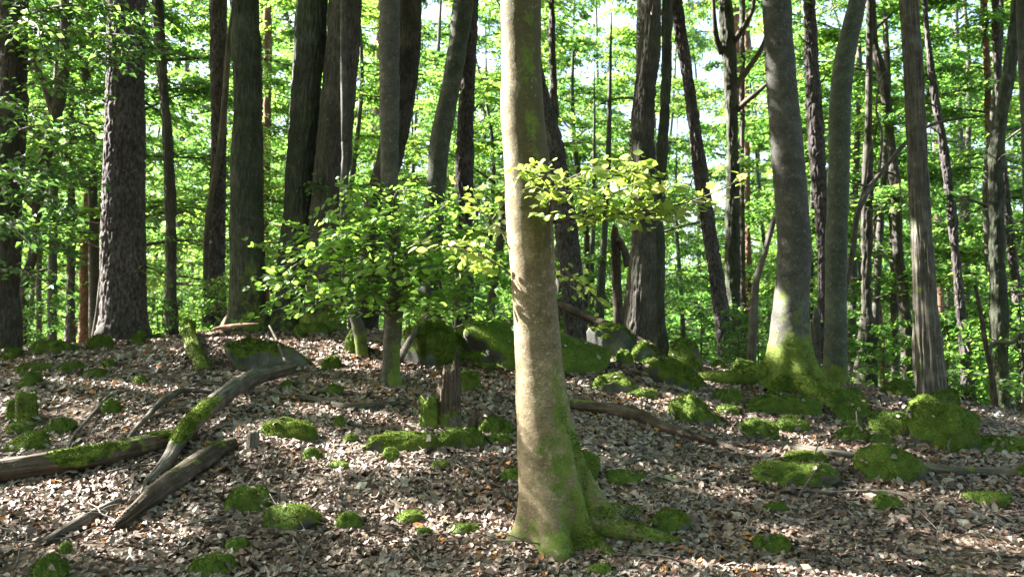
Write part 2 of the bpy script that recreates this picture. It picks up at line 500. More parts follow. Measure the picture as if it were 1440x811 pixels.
# ------------------------------------------------------------------ chosen sunlit spots: gaps are cut in the canopy towards the sun
LIT = []       # (point, radius)
def lit(u, v, r, Y=None):
    LIT.append((at(u, v, Y) if Y else ground_at(u, v), r))
for v in range(-160, 400, 45): lit(712 + max(0, v) * 0.035, v, 0.15, 5.62)
for v in (430, 470, 510, 560): lit(728, v, 0.05, 5.5)
for u, v, r in ((745, 235, .2), (765, 270, .2), (805, 260, .22), (845, 265, .22), (860, 215, .2), (820, 215, .2), (780, 225, .2), (752, 255, .16), (790, 245, .18), (830, 235, .2), (875, 235, .18), (900, 255, .14), (920, 240, .12), (960, 270, .12), (1010, 255, .09)): lit(u, v, r, 5.2)
for u, v in ((800, 298), (840, 300), (880, 296), (920, 292), (960, 284), (1000, 270)): lit(u, v, .15, 5.15)
for u, v, r in ((620, 340, .16), (650, 340, .14), (690, 365, .12), (680, 310, .12)): lit(u, v, r, 5.7)
for u, v, r in ((20, 700, .10), (60, 705, .14), (100, 692, .15), (140, 675, .08), (170, 745, .10), (230, 748, .07), (110, 730, .06), (490, 640, .14), (545, 655, .10), (600, 640, .05),
                (575, 612, .05), (610, 618, .05), (650, 622, .05), (590, 735, .10), (640, 742, .08), (700, 745, .05), (560, 770, .04), (440, 735, .05), (330, 465, .10), (380, 468, .12), (430, 472, .10), (300, 462, .07),
                (700, 462, .10), (800, 490, .10), (840, 505, .10), (730, 470, .1), (850, 535, .10), (930, 565, .06), (1330, 615, .05), (1385, 612, .09), (1420, 618, .08), (1040, 700, .05),
                (20, 500, .1), (265, 500, .06), (145, 478, .06), (1190, 555, .06), (1320, 585, .05), (1400, 770, .04), (1300, 560, .05), (960, 500, .05), (1110, 755, .03), (440, 640, .05), (480, 658, .05)): lit(u, v, r)
for v in range(-60, 480, 50): lit(144, v, 0.13, 10.4)
for v in range(-40, 470, 50): lit(888, v, 0.12, 10.1)
for v in (425, 450, 480): lit(1090, v, 0.07, 9.2)
for v in (330, 380, 430, 460): lit(1289, v, 0.07, 9.7)
for v in (180, 220, 330, 380, 420): lit(1168, v, 0.09, 10.4)
for v in (100, 140, 200, 260): lit(450, v, 0.05, 10.2)
for v in (310, 330): lit(982, v, 0.08, 12)
for u, v, Y in ((420, 330, 8), (470, 300, 8), (520, 350, 7.6), (400, 390, 7.8), (600, 300, 8), (650, 400, 7.8), (690, 330, 8), (570, 380, 7.5), (620, 430, 7.6), (450, 420, 7.6), (60, 130, 8.5), (150, 60, 8.6), (210, 50, 8.6), (60, 280, 8.6), (100, 300, 8.4), (30, 360, 8.6)): lit(u, v, .32, Y)
for u, v, r in ((600, 480, .14), (650, 470, .2), (690, 475, .2), (665, 500, .15), (800, 500, .15), (850, 500, .15), (940, 520, .15), (960, 575, .12), (1110, 660, .12), (1240, 640, .1), (1320, 590, .16)): lit(u, v, r)
LITP = np.array([p for p, r in LIT]); LITR = np.array([r for p, r in LIT])

def keep_mask(P):
    """False for canopy leaves that would stand in one of the shafts of sunlight"""
    keep = np.ones(len(P), bool)
    for p, r in zip(LITP, LITR):
        d = P - p
        al = d @ SUN_DIR
        q = (d * d).sum(1) - al * al
        keep &= ~((al > 0.5) & (q < (r + 0.075) ** 2))
    return keep

# ------------------------------------------------------------------ leaves
def leaf_faces(P, D, N, L, w, rng, hi=False, curl=0.0):
    """many leaves -> V, T, per-vertex leaf index"""
    n = len(P)
    D = nrm(D); X = nrm(np.cross(N, D)); Z = np.cross(D, X)
    L = np.broadcast_to(L, (n,)); Wd = L * w
    col = lambda a: np.asarray(a)[:, None]
    if not hi:
        fold = rng.uniform(-0.05, 0.22, n) * L
        base = P; tip = P + D * col(L) - Z * col(L * rng.uniform(0, 0.3, n))
        r = P + D * col(L * 0.48) + X * col(Wd * 0.5) + Z * col(fold)
        l = P + D * col(L * 0.48) - X * col(Wd * 0.5) + Z * col(fold)
        V = np.stack([base, r, tip, l], 1).reshape(-1, 3)
        k = np.arange(n)[:, None] * 4
        T = np.concatenate([k + [0, 1, 2], k + [0, 2, 3]], 0)
        return V, T, np.repeat(np.arange(n), 4)
    c1 = rng.normal(0, 0.10 + curl, n) * L; c2 = rng.normal(-0.02, 0.10 + curl * 1.3, n) * L
    f1 = (np.abs(rng.normal(0.05, 0.05 + curl, n))) * L; f2 = rng.normal(0.05, 0.06 + curl, n) * L
    b = P; m = P + D * col(L * 0.5) + Z * col(c1); t = P + D * col(L) + Z * col(c2)
    r1 = P + D * col(L * .28) + X * col(Wd * .44) + Z * col(f1); l1 = P + D * col(L * .28) - X * col(Wd * .44) + Z * col(f1 * .8)
    r2 = P + D * col(L * .68) + X * col(Wd * .42) + Z * col(f2 + c1); l2 = P + D * col(L * .68) - X * col(Wd * .42) + Z * col(f2 * .7 + c1)
    V = np.stack([b, m, t, r1, r2, l1, l2], 1).reshape(-1, 3)
    k = np.arange(n)[:, None] * 7
    T = np.concatenate([k + [0, 3, 1], k + [3, 4, 1], k + [4, 2, 1], k + [2, 6, 1], k + [6, 5, 1], k + [5, 0, 1]], 0)
    return V, T, np.repeat(np.arange(n), 7)

UP = np.array([0, 0, 1.0])
def spray(rng, pts, ntw, tlen, nl, tilt=0.35, start=0.12, flat=0.10, sag=0.2, face=UP):
    """leafy twigs off one branch: leaf P, D, N and the twigs (start, end)"""
    C, _, s = spline(pts, np.ones(len(pts)), 40)
    T = nrm(np.gradient(C, axis=0))
    t = np.sort(rng.uniform(start, 1.0, ntw)); t[-1] = 1.0
    i = np.clip((t * 39).astype(int), 0, 39)
    o, tg = C[i], T[i]
    side = nrm(np.cross(tg, UP)); sg = np.where(np.arange(ntw) % 2 == 0, 1, -1)
    ang = rng.uniform(0.5, 1.15, ntw); ang[-1] = 0.05
    d = tg * np.cos(ang)[:, None] + side * (np.sin(ang) * sg)[:, None] + UP * rng.normal(0, 0.12 + flat, ntw)[:, None]
    d = nrm(d)
    ln = tlen * rng.uniform(0.45, 1.15, ntw) * (1.0 - 0.45 * t)
    e = o + d * ln[:, None] - UP * (sag * ln ** 2 / max(tlen, .01))[:, None]
    q = (np.arange(nl) + 0.6) / nl
    P = o[:, None] + (e - o)[:, None] * q[None, :, None]
    P = P + rng.normal(0, 0.012 + flat * 0.12, P.shape)
    td = nrm(e - o)[:, None]
    sd = nrm(np.cross(td, UP))
    alt = np.where(np.arange(nl) % 2 == 0, 1, -1)[None, :, None]
    a2 = rng.uniform(0.5, 1.2, (ntw, nl, 1))
    D = td * np.cos(a2) + sd * np.sin(a2) * alt - UP * rng.uniform(0, 0.35, (ntw, nl, 1))
    Nn = face + rng.normal(0, tilt, (ntw, nl, 3))
    D = nrm(D); Nn = nrm(Nn - D * (Nn * D).sum(-1, keepdims=True))
    return P.reshape(-1, 3), D.reshape(-1, 3), Nn.reshape(-1, 3), list(zip(o, e))

def crown_parts(rng, h0, h1, R, nb, ntw, nl, tlen, trunk=None, zexp=1.0, lean=0.25):
    """boughs round a stem -> leaf arrays, bough polylines, twigs.  trunk(z) gives the stem's x, y at height z"""
    P, D, N, boughs, tw = [], [], [], [], []
    for k in range(nb):
        f = (k + rng.uniform(0.1, 0.9)) / nb
        z = h0 + (h1 - h0) * f ** zexp
        az = k * 2.39996 + rng.uniform(-0.5, 0.5)
        L = R * (1.0 - 0.55 * f) * rng.uniform(0.55, 1.1)
        dr = np.array([math.cos(az), math.sin(az), 0])
        x0, y0 = trunk(z) if trunk else (0, 0)
        b0 = np.array([x0, y0, z]); rise = rng.uniform(0.05, 0.55)
        sv = np.array([-dr[1], dr[0], 0]) * rng.normal(0, 0.12)
        pts = [b0, b0 + L * (0.35 * dr + UP * rise * 0.3 + sv * .5), b0 + L * (0.7 * dr + UP * rise * 0.45 + sv), b0 + L * (dr + UP * (rise * 0.45 - 0.06))]
        p, d, n, t = spray(rng, np.array(pts), ntw, tlen * L / R * 1.3, nl, 0.45, 0.18, 0.16)
        P.append(p); D.append(d); N.append(n); tw += t; boughs.append((pts, max(0.012, 0.016 * L)))
    return np.concatenate(P), np.concatenate(D), np.concatenate(N), boughs, tw

def sticks(mb, segs, r, **kw):
    """thin three-sided twigs from (start, end) pairs"""
    if not len(segs): return
    A = np.array([a for a, b in segs]); B = np.array([b for a, b in segs])
    d = nrm(B - A); x = nrm(np.cross(d, [0.3, 0.2, 0.93])); y = np.cross(d, x)
    ring = lambda c, rr: [c + rr * (x * math.cos(a) + y * math.sin(a)) for a in (0, 2.09, 4.19)]
    V = np.stack(ring(A, r) + ring(B, r * 0.4), 1).reshape(-1, 3)
    k = np.arange(len(A))[:, None] * 6
    Q = np.concatenate([k + [0, 1, 4, 3], k + [1, 2, 5, 4], k + [2, 0, 3, 5]], 0)
    mb.add(V, Q, **kw)

def foliage_mesh(name, P, D, N, L, w, rng, mat, off=None, hi=False, tint=None):
    V, T, li = leaf_faces(P, D, N, L, w, rng, hi)
    if tint is None:
        cl = vnoise(P * 0.9 + 5.0, 3) * 0.22
        tint = np.clip(rng.normal(0.46, 0.17, len(P)) + cl, 0, 1)
    mb = MB(); mb.add(V, None, T, tint=tint[li])
    return mb.mesh(name, mat, off, smooth=False)

# ------------------------------------------------------------------ ground
def build_ground():
    def axis(a, b, step, far, n):
        mid = np.arange(a, b + 1e-6, step)
        g = np.geomspace(step, far, n)
        return np.concatenate([a - g[::-1], mid, b + g])
    xs = axis(-8.5, 8.5, 0.065, 1500, 46); ys = axis(3.2, 15.5, 0.065, 1500, 46)
    X, Y = np.meshgrid(xs, ys)
    Z = terrain(X, Y)
    mb = MB()
    idx = np.arange(X.size).reshape(X.shape)
    Q = np.stack([idx[:-1, :-1], idx[:-1, 1:], idx[1:, 1:], idx[1:, :-1]], -1).reshape(-1, 4)
    mb.add(np.stack([X, Y, Z], -1).reshape(-1, 3), Q)
    o = link("forest_floor", mb.mesh("forest_floor", M['ground']))
    o["kind"] = "structure"
    return o
GROUND = build_ground()

# ------------------------------------------------------------------ bark relief
def relief(mode, seed, amp=1.0):
    def pine(dirs, s, r, base):
        p = np.stack([dirs[..., 0] * r, dirs[..., 1] * r, base[..., 2] * 0.30], -1)
        p = p + 0.03 * np.stack([fbm(p * 12, 2, seed), fbm(p * 12 + 40, 2, seed + 1), fbm(p * 12 + 80, 2, seed + 2)], -1)
        f1, f2, cid = worley(p * 19, seed)
        e = f2 - f1
        d = -0.017 * np.exp(-(e / 0.15) ** 2) + 0.006 * (cid - 0.5)
        f1, f2, cid = worley(p * 42, seed + 9)
        return amp * (d - 0.005 * np.exp(-((f2 - f1) / 0.18) ** 2) + 0.003 * (cid - .5) + 0.02 * fbm(p * 3, 2, seed))
    def oak(dirs, s, r, base):
        p = np.stack([dirs[..., 0] * r, dirs[..., 1] * r, base[..., 2] * 0.13], -1)
        p = p + 0.015 * fbm(np.stack([base[..., 0], base[..., 1], base[..., 2]], -1) * 6, 2, seed + 4)[..., None]
        f = np.abs(fbm(p * 34, 2, seed)) * 2.4
        g = np.abs(fbm(p * 70, 2, seed + 3)) * 2.2
        return amp * (0.014 * np.clip(f, 0, 1) + 0.006 * np.clip(g, 0, 1) - 0.009 + 0.022 * fbm(base * 2.4, 2, seed))
    def beech(dirs, s, r, base):
        p = base
        return amp * (0.012 * fbm(p * 3.2, 3, seed) + 0.004 * fbm(p * np.array([9, 9, 26.0]), 3, seed + 5))
    def dead(dirs, s, r, base):
        p = np.stack([dirs[..., 0] * 5, dirs[..., 1] * 5 + dirs[..., 2] * 5, s * 0.9], -1)
        return amp * r * (0.22 * fbm(p * 1.6, 3, seed) + 0.16 * fbm(np.stack([dirs[..., 0] * 3, dirs[..., 2] * 3 + dirs[..., 1] * 3, s * 3], -1), 3, seed + 2))
    return dict(pine=pine, redpine=pine, oak=oak, brownoak=oak, beech=beech, tanbeech=beech, greenbeech=beech, dead=dead, brown=dead, stem=dead, splinter=dead)[mode]

def moss_tufts(mb, V, T, n, size, rng, wfun=None):
    """little moss shoots standing on a triangulated surface"""
    a, b, c = V[T[:, 0]], V[T[:, 1]], V[T[:, 2]]
    fn = np.cross(b - a, c - a); ar = np.linalg.norm(fn, axis=1); fn = nrm(fn)
    w = ar.copy()
    if wfun is not None: w = w * wfun((a + b + c) / 3, fn)
    if w.sum() <= 0: return
    k = rng.choice(len(T), n, p=w / w.sum())
    r1, r2 = np.sqrt(rng.random(n)), rng.random(n)
    P = a[k] * (1 - r1)[:, None] + b[k] * (r1 * (1 - r2))[:, None] + c[k] * (r1 * r2)[:, None]
    d = nrm(fn[k] + rng.normal(0, 0.55, (n, 3)) + [0, 0, 0.15])
    x = nrm(np.cross(d, rng.normal(0, 1, (n, 3))))
    h = size * (0.4 + 1.3 * rng.beta(1.5, 2.5, n) + .5 * np.clip(vnoise(P * 14, 2), 0, 1))
    P0 = P - fn[k] * (size * 0.25)
    V2 = np.stack([P0 - x * (h * .24)[:, None], P0 + x * (h * .24)[:, None], P0 + d * h[:, None]], 1).reshape(-1, 3)
    mb.add(V2, None, np.arange(3 * n).reshape(-1, 3))

def tris_of(Q, T3=None):
    t = np.concatenate([Q[:, [0, 1, 2]], Q[:, [0, 2, 3]]])
    return np.concatenate([t, T3]) if T3 is not None and len(T3) else t

# ------------------------------------------------------------------ trees
TREES = []
def tree(name, cat, label, rows, Y, bark, seg=28, H=12.0, flare=None, moss=None, group=None, rough=1.0, ext=True, step=None, base_drop=0.2, stain=None):
    """rows: (v, u_left, u_right) from top to base; stands on the ground at depth Y"""
    pts, rad = [], []
    for v, a, b in rows:
        p = at((a + b) / 2, v, Y); pts.append(p)
        rad.append(abs(at(b, v, Y)[0] - at(a, v, Y)[0]) / 2)
    pts = pts[::-1]; rad = rad[::-1]
    zg = float(terrain(pts[0][0], Y))
    # the foot reaches into the ground
    dirn = pts[0] - pts[1]; dirn = dirn / max(1e-6, -dirn[2]) if dirn[2] < -0.05 else np.array([0, 0, -1.0])
    if pts[0][2] > zg - base_drop:
        foot = pts[0] + dirn * (pts[0][2] - zg + base_drop)
        pts.insert(0, foot); rad.insert(0, rad[0] * 1.04)
    base = np.array([pts[0][0], Y, zg])
    nvis = len(pts)
    vis_len = np.linalg.norm(np.diff(np.array(pts), axis=0), axis=1).sum()
    if ext:
        d = nrm(pts[-1] - pts[-3] if len(pts) > 2 else pts[-1] - pts[-2])
        top = pts[-1]; r0 = rad[-1]; rest = H - (top[2] - zg)
        if rest > 0.5:
            d2 = nrm(d * 0.6 + np.array([0, 0, 0.7]))
            pts += [top + d * rest * .25, top + d * rest * .25 + d2 * rest * .35, top + d * rest * .25 + d2 * rest * .75]
            rad += [r0 * .9, r0 * .62, r0 * .16]
    seed = len(TREES) * 31 + 5
    step = step or max(0.014, 2 * math.pi * np.mean(rad[:nvis]) / seg * 1.15)
    # fine rows where the trunk shows, coarse above
    mb = MB()
    rel = relief(bark, seed, rough) if rough else None
    def disp(dirs, s, r, b):
        dr = rel(dirs, s, r, b) if rel else np.zeros_like(r)
        dr = np.clip(dr, -0.35 * r, 0.35 * r)
        if flare:
            h = np.maximum(0, b[..., 2] - zg + 0.02)
            az = np.arctan2(dirs[..., 1], dirs[..., 0])
            for (a0, amp, hh, pw) in flare:
                c = np.maximum(0, np.cos(az - math.radians(a0)))
                dr = dr + r * amp * np.exp(-h / hh) * c ** pw
        return dr
    V, Q, T3, info = tube(np.array(pts[:nvis]), rad[:nvis], seg, max(8, int(vis_len / step)), disp, cap=False)
    axis_at = lambda V: np.stack([np.interp(V[:, 2], info['C'][:, 2], info['C'][:, 0]), np.interp(V[:, 2], info['C'][:, 2], info['C'][:, 1])], -1)
    def mossval(V):
        if not moss: return np.zeros(len(V))
        a = axis_at(V)
        return moss(V, V[:, 2] - zg, np.arctan2(V[:, 1] - a[:, 1], V[:, 0] - a[:, 0]))
    gr = V[:, 2]; ax = axis_at(V); gi = np.arctan2(V[:, 1] - ax[:, 1], np.abs(V[:, 0] - ax[:, 0])) * float(np.mean(rad)) 
    mv = mossval(V)
    sv = stain(V, V[:, 2] - zg, np.arctan2(V[:, 1] - ax[:, 1], V[:, 0] - ax[:, 0])) if stain else 0.0
    mb.add(V, Q, None, moss=mv, grain=gr, girth=gi, stain=sv)
    if len(pts) > nvis:
        V2, Q2, T2, _ = tube(np.array(pts[nvis - 1:]), rad[nvis - 1:], max(8, seg // 3), 14)
        mb.add(V2, Q2, T2, moss=mossval(V2))
    e = link(name, None, loc=base); e.empty_display_size = 0.3
    tag(e, label, cat, group)
    tr = link("trunk", mb.mesh("trunk", M[bark], base), e)
    C = np.array(pts)
    rec = dict(root=e, base=base, C=C, info=info, Y=Y, V=V, Q=Q, mv=mv, zg=zg, rad=rad,
               axis=lambda z: (float(np.interp(z, C[:, 2], C[:, 0])), float(np.interp(z, C[:, 2], C[:, 1]))))
    TREES.append(rec)
    return rec

def limb(rec, pts, r0, r1, mat='stem', name="limb", seg=8, n=16, rough=1.0):
    V, Q, T, _ = tube(np.array(pts), np.linspace(r0, r1, len(pts)), seg, n, relief('dead', int(abs(pts[0][0]) * 100) % 997, 0.7 * rough))
    mb = MB(); mb.add(V, Q, T)
    return link(name, mb.mesh(name, M[mat], rec['base']), rec['root'])

def near_foliage(rec, boughs, rng, leaf_len, mat='leaf', w=0.62, hi=False, singles=0, tint=None, ntw=12, nl=7, tlen=0.5, tilt=0.4, mask=True, bark='stem', flat=0.1, face=UP):
    """boughs: world-space polylines; every bough a branch part; the leaves one foliage part, the nearest `singles` as sub-parts of their branch"""
    allP, allD, allN, allb = [], [], [], []
    for bi, bg_ in enumerate(boughs):
        pts, r = bg_[0], bg_[1]
        k = bg_[2] if len(bg_) > 2 else 1.0
        P, D, N, tw = spray(rng, np.array(pts), max(3, int(ntw * k)), tlen, nl, tilt, 0.12, flat, face=np.asarray(face, float))
        V, Q, T, _ = tube(np.array(pts), np.linspace(r, r * 0.25, len(pts)), 6, 14)
        mb = MB(); mb.add(V, Q, T)
        sticks(mb, tw, r * 0.33)
        b = link("branch", mb.mesh("branch", M[bark], rec['base']), rec['root'])
        allP.append(P); allD.append(D); allN.append(N); allb += [b] * len(P)
    P, D, N = np.concatenate(allP), np.concatenate(allD), np.concatenate(allN)
    k = keep_mask(P) if mask else np.ones(len(P), bool)
    P, D, N = P[k], D[k], N[k]; allb = [b for b, kk in zip(allb, k) if kk]
    L = leaf_len * rng.uniform(0.65, 1.2, len(P))
    order = np.argsort(np.linalg.norm(P - EYE, axis=1))
    one = set(order[:singles].tolist())
    rest = np.array([i for i in range(len(P)) if i not in one], int)
    if singles:
        shapes = [leaf_shape(mat, w, q) for q in range(10)]
        for i in sorted(one):
            o = link("leaf", shapes[int(rng.integers(len(shapes)))], allb[i])
            d = D[i] / np.linalg.norm(D[i]); x = nrm(np.cross(N[i], d)); z = np.cross(d, x)
            m = Matrix(((x[0], d[0], z[0], 0), (x[1], d[1], z[1], 0), (x[2], d[2], z[2], 0), (0, 0, 0, 1)))
            o.matrix_basis = Matrix.Translation(Vector(P[i] - rec['base'])) @ m @ Matrix.Scale(float(L[i]), 4)
    if len(rest):
        me = foliage_mesh("foliage", P[rest], D[rest], N[rest], L[rest], w, rng, M[mat], rec['base'], hi, tint[rest] if tint is not None else None)
        o = link("foliage", me, rec['root']); o["kind"] = "stuff"
    return P

_shapes = {}
def leaf_shape(mat, w, q):
    key = (mat, w, q)
    if key not in _shapes:
        r = np.random.default_rng(q + 50)
        V = []
        side = [(0, 0), (.10, .20), (.26, .40), (.45, .49), (.64, .43), (.82, .25), (1.0, 0)]
        bend, fold = r.uniform(-.25, .05), r.uniform(.02, .22)
        pt = lambda y, x: (x * w + 0.0, y, bend * y * y + fold * abs(x) + 0.015 * math.sin(y * 25) * (abs(x) > .1))
        mid = [pt(y, 0) for y, x in side]; rt = [pt(y, x) for y, x in side[1:-1]]; lf = [pt(y, -x) for y, x in side[1:-1]]
        V = np.array(mid + rt + lf); nm, ns = len(mid), len(rt)
        Q, T = [], [(0, nm, 1), (0, 1, nm + ns), (nm + ns - 1, nm - 1, nm - 2), (nm + 2 * ns - 1, nm - 2, nm - 1)]
        for k in range(ns - 1):
            Q += [(nm + k, nm + k + 1, k + 2, k + 1), (nm + ns + k + 1, nm + ns + k, k + 1, k + 2)]
        # stalk
        mb = MB(); mb.add(V, np.array(Q), np.array(T), tint=float(np.clip(r.normal(.5, .25), 0, 1)))
        _shapes[key] = mb.mesh("leaf", M[mat], None, smooth=True)
    return _shapes[key]

def shade_crown(rec, rng, h0, h1, R, nb=26, ntw=26, nl=16, leaf=0.10, dens=1.0):
    """crown high above the frame; leaves standing in a sunbeam that reaches the ground are left out: gaps made to light chosen spots"""
    P, D, N, boughs, tw = crown_parts(rng, rec['zg'] + h0, rec['zg'] + h1, R, nb, int(ntw * dens), nl, 1.5, rec['axis'])
    k = keep_mask(P); P, D, N = P[k], D[k], N[k]
    mb = MB()
    for pts, r in boughs:
        if not keep_mask(spline(pts, np.ones(4), 30)[0]).all(): continue
        V, Q, T, _ = tube(np.array(pts), [r * 1.3, r, r * .7, r * .25], 6, 9); mb.add(V, Q, T)
    o = link("limb", mb.mesh("limb", M['stem'], rec['base']), rec['root']); o["kind"] = "stuff"
    o = link("crown", foliage_mesh("crown", P, D, N, leaf * rng.uniform(.7, 1.2, len(P)), 0.62, rng, M['leaf'], rec['base']), rec['root']); o["kind"] = "stuff"

def foot_moss(h1, amt=1.0, side=None, spots=0.0, seed=3):
    """moss value: full at the foot, fading out at height h1; side = azimuth (deg) it climbs on"""
    def f(V, h, az):
        m = np.clip(1.15 - h / h1, 0, 1) * amt
        if side is not None:
            m = m * (0.45 + 0.55 * np.maximum(0, np.cos(az - math.radians(side))))
        if spots:
            n = fbm(V * 2.3, 3, seed)
            m = m + spots * np.clip((n - 0.05) * 3, 0, 1)
        return np.clip(m, 0, 1)
    return f

def tuft_part(rec, n, size, rng, mat='moss', thr=0.45):
    """moss shoots where the trunk's moss grows"""
    T = tris_of(rec['Q']); V = rec['V']; mv = rec['mv']
    fm = mv[T].mean(1)
    keep = fm > thr
    if keep.sum() < 10: return
    mb = MB(); moss_tufts(mb, V, T[keep], n, size, rng)
    o = link("moss", mb.mesh("moss", M[mat], rec['base'], smooth=False), rec['root']); o["kind"] = "stuff"

# ---- the lit beech in front
def main_stain_shade(V, h, az):  # olive film, with the upper trunk's weaker light put into the colour
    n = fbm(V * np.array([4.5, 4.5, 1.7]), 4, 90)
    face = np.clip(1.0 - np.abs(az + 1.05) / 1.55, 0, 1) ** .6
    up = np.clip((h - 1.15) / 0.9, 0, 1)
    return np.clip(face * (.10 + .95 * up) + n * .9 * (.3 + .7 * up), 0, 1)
def main_moss(V, h, az):
    n = fbm(V * 2.6, 3, 12)
    right = np.maximum(0, np.cos(az - math.radians(-25)))
    low = np.clip(1.35 - h / 0.9, 0, 1) * (0.10 + 0.52 * right) + 0.26 * np.clip(1 - h / 0.2, 0, 1)
    band = 0.46 * np.exp(-((az + 1.15) / 0.75) ** 2) * np.clip((h - 1.35) * 2.0, 0, 1) + 0.16 * np.clip(n * 2, 0, 1)
    spot = 0.34 * np.clip((n - 0.22) * 4, 0, 1) * (np.abs(az + 1.0) < 1.1) * (h > 0.8)
    return np.clip(np.maximum(low + (0.35 + .5 * np.clip(h, 0, 1)) * n * (low > .05), band + spot), 0, 1)
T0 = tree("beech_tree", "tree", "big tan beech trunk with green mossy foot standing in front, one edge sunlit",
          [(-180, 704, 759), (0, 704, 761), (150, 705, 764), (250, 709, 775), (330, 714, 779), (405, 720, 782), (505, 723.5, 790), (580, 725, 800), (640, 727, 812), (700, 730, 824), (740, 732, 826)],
          5.62, 'tanbeech', 120, 13.0, [(-166, .62, .10, 26), (-97, .62, .11, 14), (-80, .55, .10, 20), (-46, .95, .17, 60), (-10, 2.0, .19, 45), (35, .7, .2, 8), (110, .6, .15, 5), (-128, -.12, .10, 20), (-62, -.14, .25, 60), (-28, -.16, .28, 60)], main_moss, step=0.013, rough=.6, stain=main_stain_shade)
for a0, ln, r0 in ((-14, .66, .055), (-98, .34, .045), (-168, .27, .04), (28, .55, .06), (-50, .42, .045)):
    c = T0['base']; dx, dy = math.cos(math.radians(a0)), math.sin(math.radians(a0))
    pp = []
    for q in (0.18, 0.45, 0.75, 1.0, 1.2):
        x, y = c[0] + 0.02 + dx * ln * q, c[1] + dy * ln * q
        pp.append([x, y, float(terrain(x, y)) + [0.10, 0.055, 0.03, -0.01, -0.06][[0.18, .45, .75, 1.0, 1.2].index(q)]])
    V, Q, T3, _ = tube(pp, np.array([1.25, 1.1, .85, .6, .3]) * r0, 16, 40, relief('dead', int(a0 + 400), 0.5))
    mb = MB(); mb.add(V, Q, T3, moss=0.55 if a0 > -100 else 0.42)
    moss_tris = (V, tris_of(Q))
    o = link("root", mb.mesh("root", M['tanbeech'], T0['base']), T0['root'])
    mb2 = MB(); moss_tufts(mb2, V, moss_tris[1], 1500, 0.016, RNG, lambda c_, n_: np.clip(n_[:, 2] + .4, 0, 1))
    o2 = link("moss", mb2.mesh("moss", M['moss'], T0['base'], smooth=False), o); o2["kind"] = "stuff"
tuft_part(T0, 9000, 0.013, RNG, thr=0.62)

# ---- trees along the ridge
T1 = tree("pine_tree", "tree", "thick scaly grey pine trunk on the ridge, its sunward edge glaring white",
          [(-120, 153, 204), (0, 152, 204), (130, 149, 203), (250, 145, 203), (400, 142, 206), (450, 141, 208), (470, 138, 211)], 10.5, 'pine', 110, 17, [(-150, .2, .15, 3), (-40, .22, .15, 3)], None)
T2 = tree("oak_tree", "tree", "dark oak trunk half cut off by the picture's left edge",
          [(-120, 2, 38), (0, 0, 38), (150, -4, 36), (300, -14, 28), (400, -16, 26), (490, -18, 27)], 9.6, 'brownoak', 72, 13, None, foot_moss(.35, .5))
T3 = tree("leaning_tree", "tree", "slim dark crooked tree just behind the oak at the left edge",
          [(-60, 88, 104), (60, 84, 98), (110, 79, 96), (180, 66, 83), (250, 52, 66), (310, 44, 57), (360, 40, 52), (400, 29, 40), (450, 27, 38), (490, 26, 38)], 12.6, 'brownoak', 30, 11)
limb(T3, [at(74, 160, 12.6), at(60, 115, 12.5), at(52, 100, 12.4), at(48, 70, 12.3)], .045, .02)
limb(T3, [at(48, 290, 12.6), at(24, 265, 12.4), at(10, 230, 12.3), at(-10, 215, 12.3)], .05, .02)
T4 = tree("oak_tree", "tree", "slim dark curving oak in the gap right of the thick pine",
          [(-80, 212, 224), (60, 217, 232), (125, 223, 236), (200, 229, 243), (300, 232, 247), (400, 233, 249), (462, 231, 252)], 12.6, 'brownoak', 40, 12)
T5 = tree("pine_tree", "tree", "thin brown pine behind the thick pine, left one of the pair in the gap",
          [(-80, 95, 104), (150, 96, 105), (315, 95, 106), (400, 93, 106), (485, 91, 106)], 16, 'pine', 24, 15)
tree("pine_tree", "tree", "reddish thin pine close beside the thick pine's left side", [(-80, 124, 133), (200, 121, 131), (360, 112, 124), (420, 111, 124), (485, 110, 125)], 17, 'redpine', 24, 16)
tree("young_tree", "tree", "thin black sapling stem leaning against the sunlit pine edge", [(300, 150, 155), (398, 139, 145), (440, 134, 141), (476, 128, 136)], 11.2, 'stem', 14, 6, rough=.5)
T6 = tree("pine_tree", "tree", "dark scaly pine between the slim curving oak and the mossy oak",
          [(-80, 294, 320), (0, 294, 320), (200, 296, 318), (300, 294, 317), (400, 287, 317), (466, 284, 319)], 13.2, 'pine', 72, 16, None, foot_moss(.6, .45))
tree("young_tree", "tree", "slender stem leaning away from the dark scaly pine", [(60, 318, 326), (200, 306, 315), (310, 288, 296), (400, 285, 292), (462, 283, 291)], 13, 'stem', 14, 7, rough=.5)
T7 = tree("oak_tree", "tree", "straight oak with greenish furrowed bark, lowest of the oak row's gap",
          [(-120, 325, 363), (0, 326, 364), (150, 328, 367), (300, 325, 369), (400, 324, 371), (440, 323, 374), (462, 318, 380)], 10.3, 'oak', 100, 13, [(-120, .2, .15, 4), (0, .2, .15, 4)], foot_moss(1.9, .52, -60))
TREES[-1]['root']["label"] = "straight oak with greenish furrowed bark, a pale sun fleck on its side"
T8 = tree("pine_tree", "tree", "thin reddish pine seen between the greenish oak and the leaning oak", [(-80, 369, 381), (100, 371, 382), (350, 366, 378), (445, 365, 378)], 19, 'redpine', 22, 17)
T9 = tree("oak_tree", "tree", "dark green oak leaning right, left one of the close oak pair",
          [(-120, 422, 462), (0, 417, 458), (100, 413, 453), (250, 402, 440), (350, 395, 434), (410, 388, 431), (440, 385, 430), (466, 378, 433)], 10.35, 'oak', 100, 13, [(-90, .15, .15, 3)], foot_moss(.9, .45))
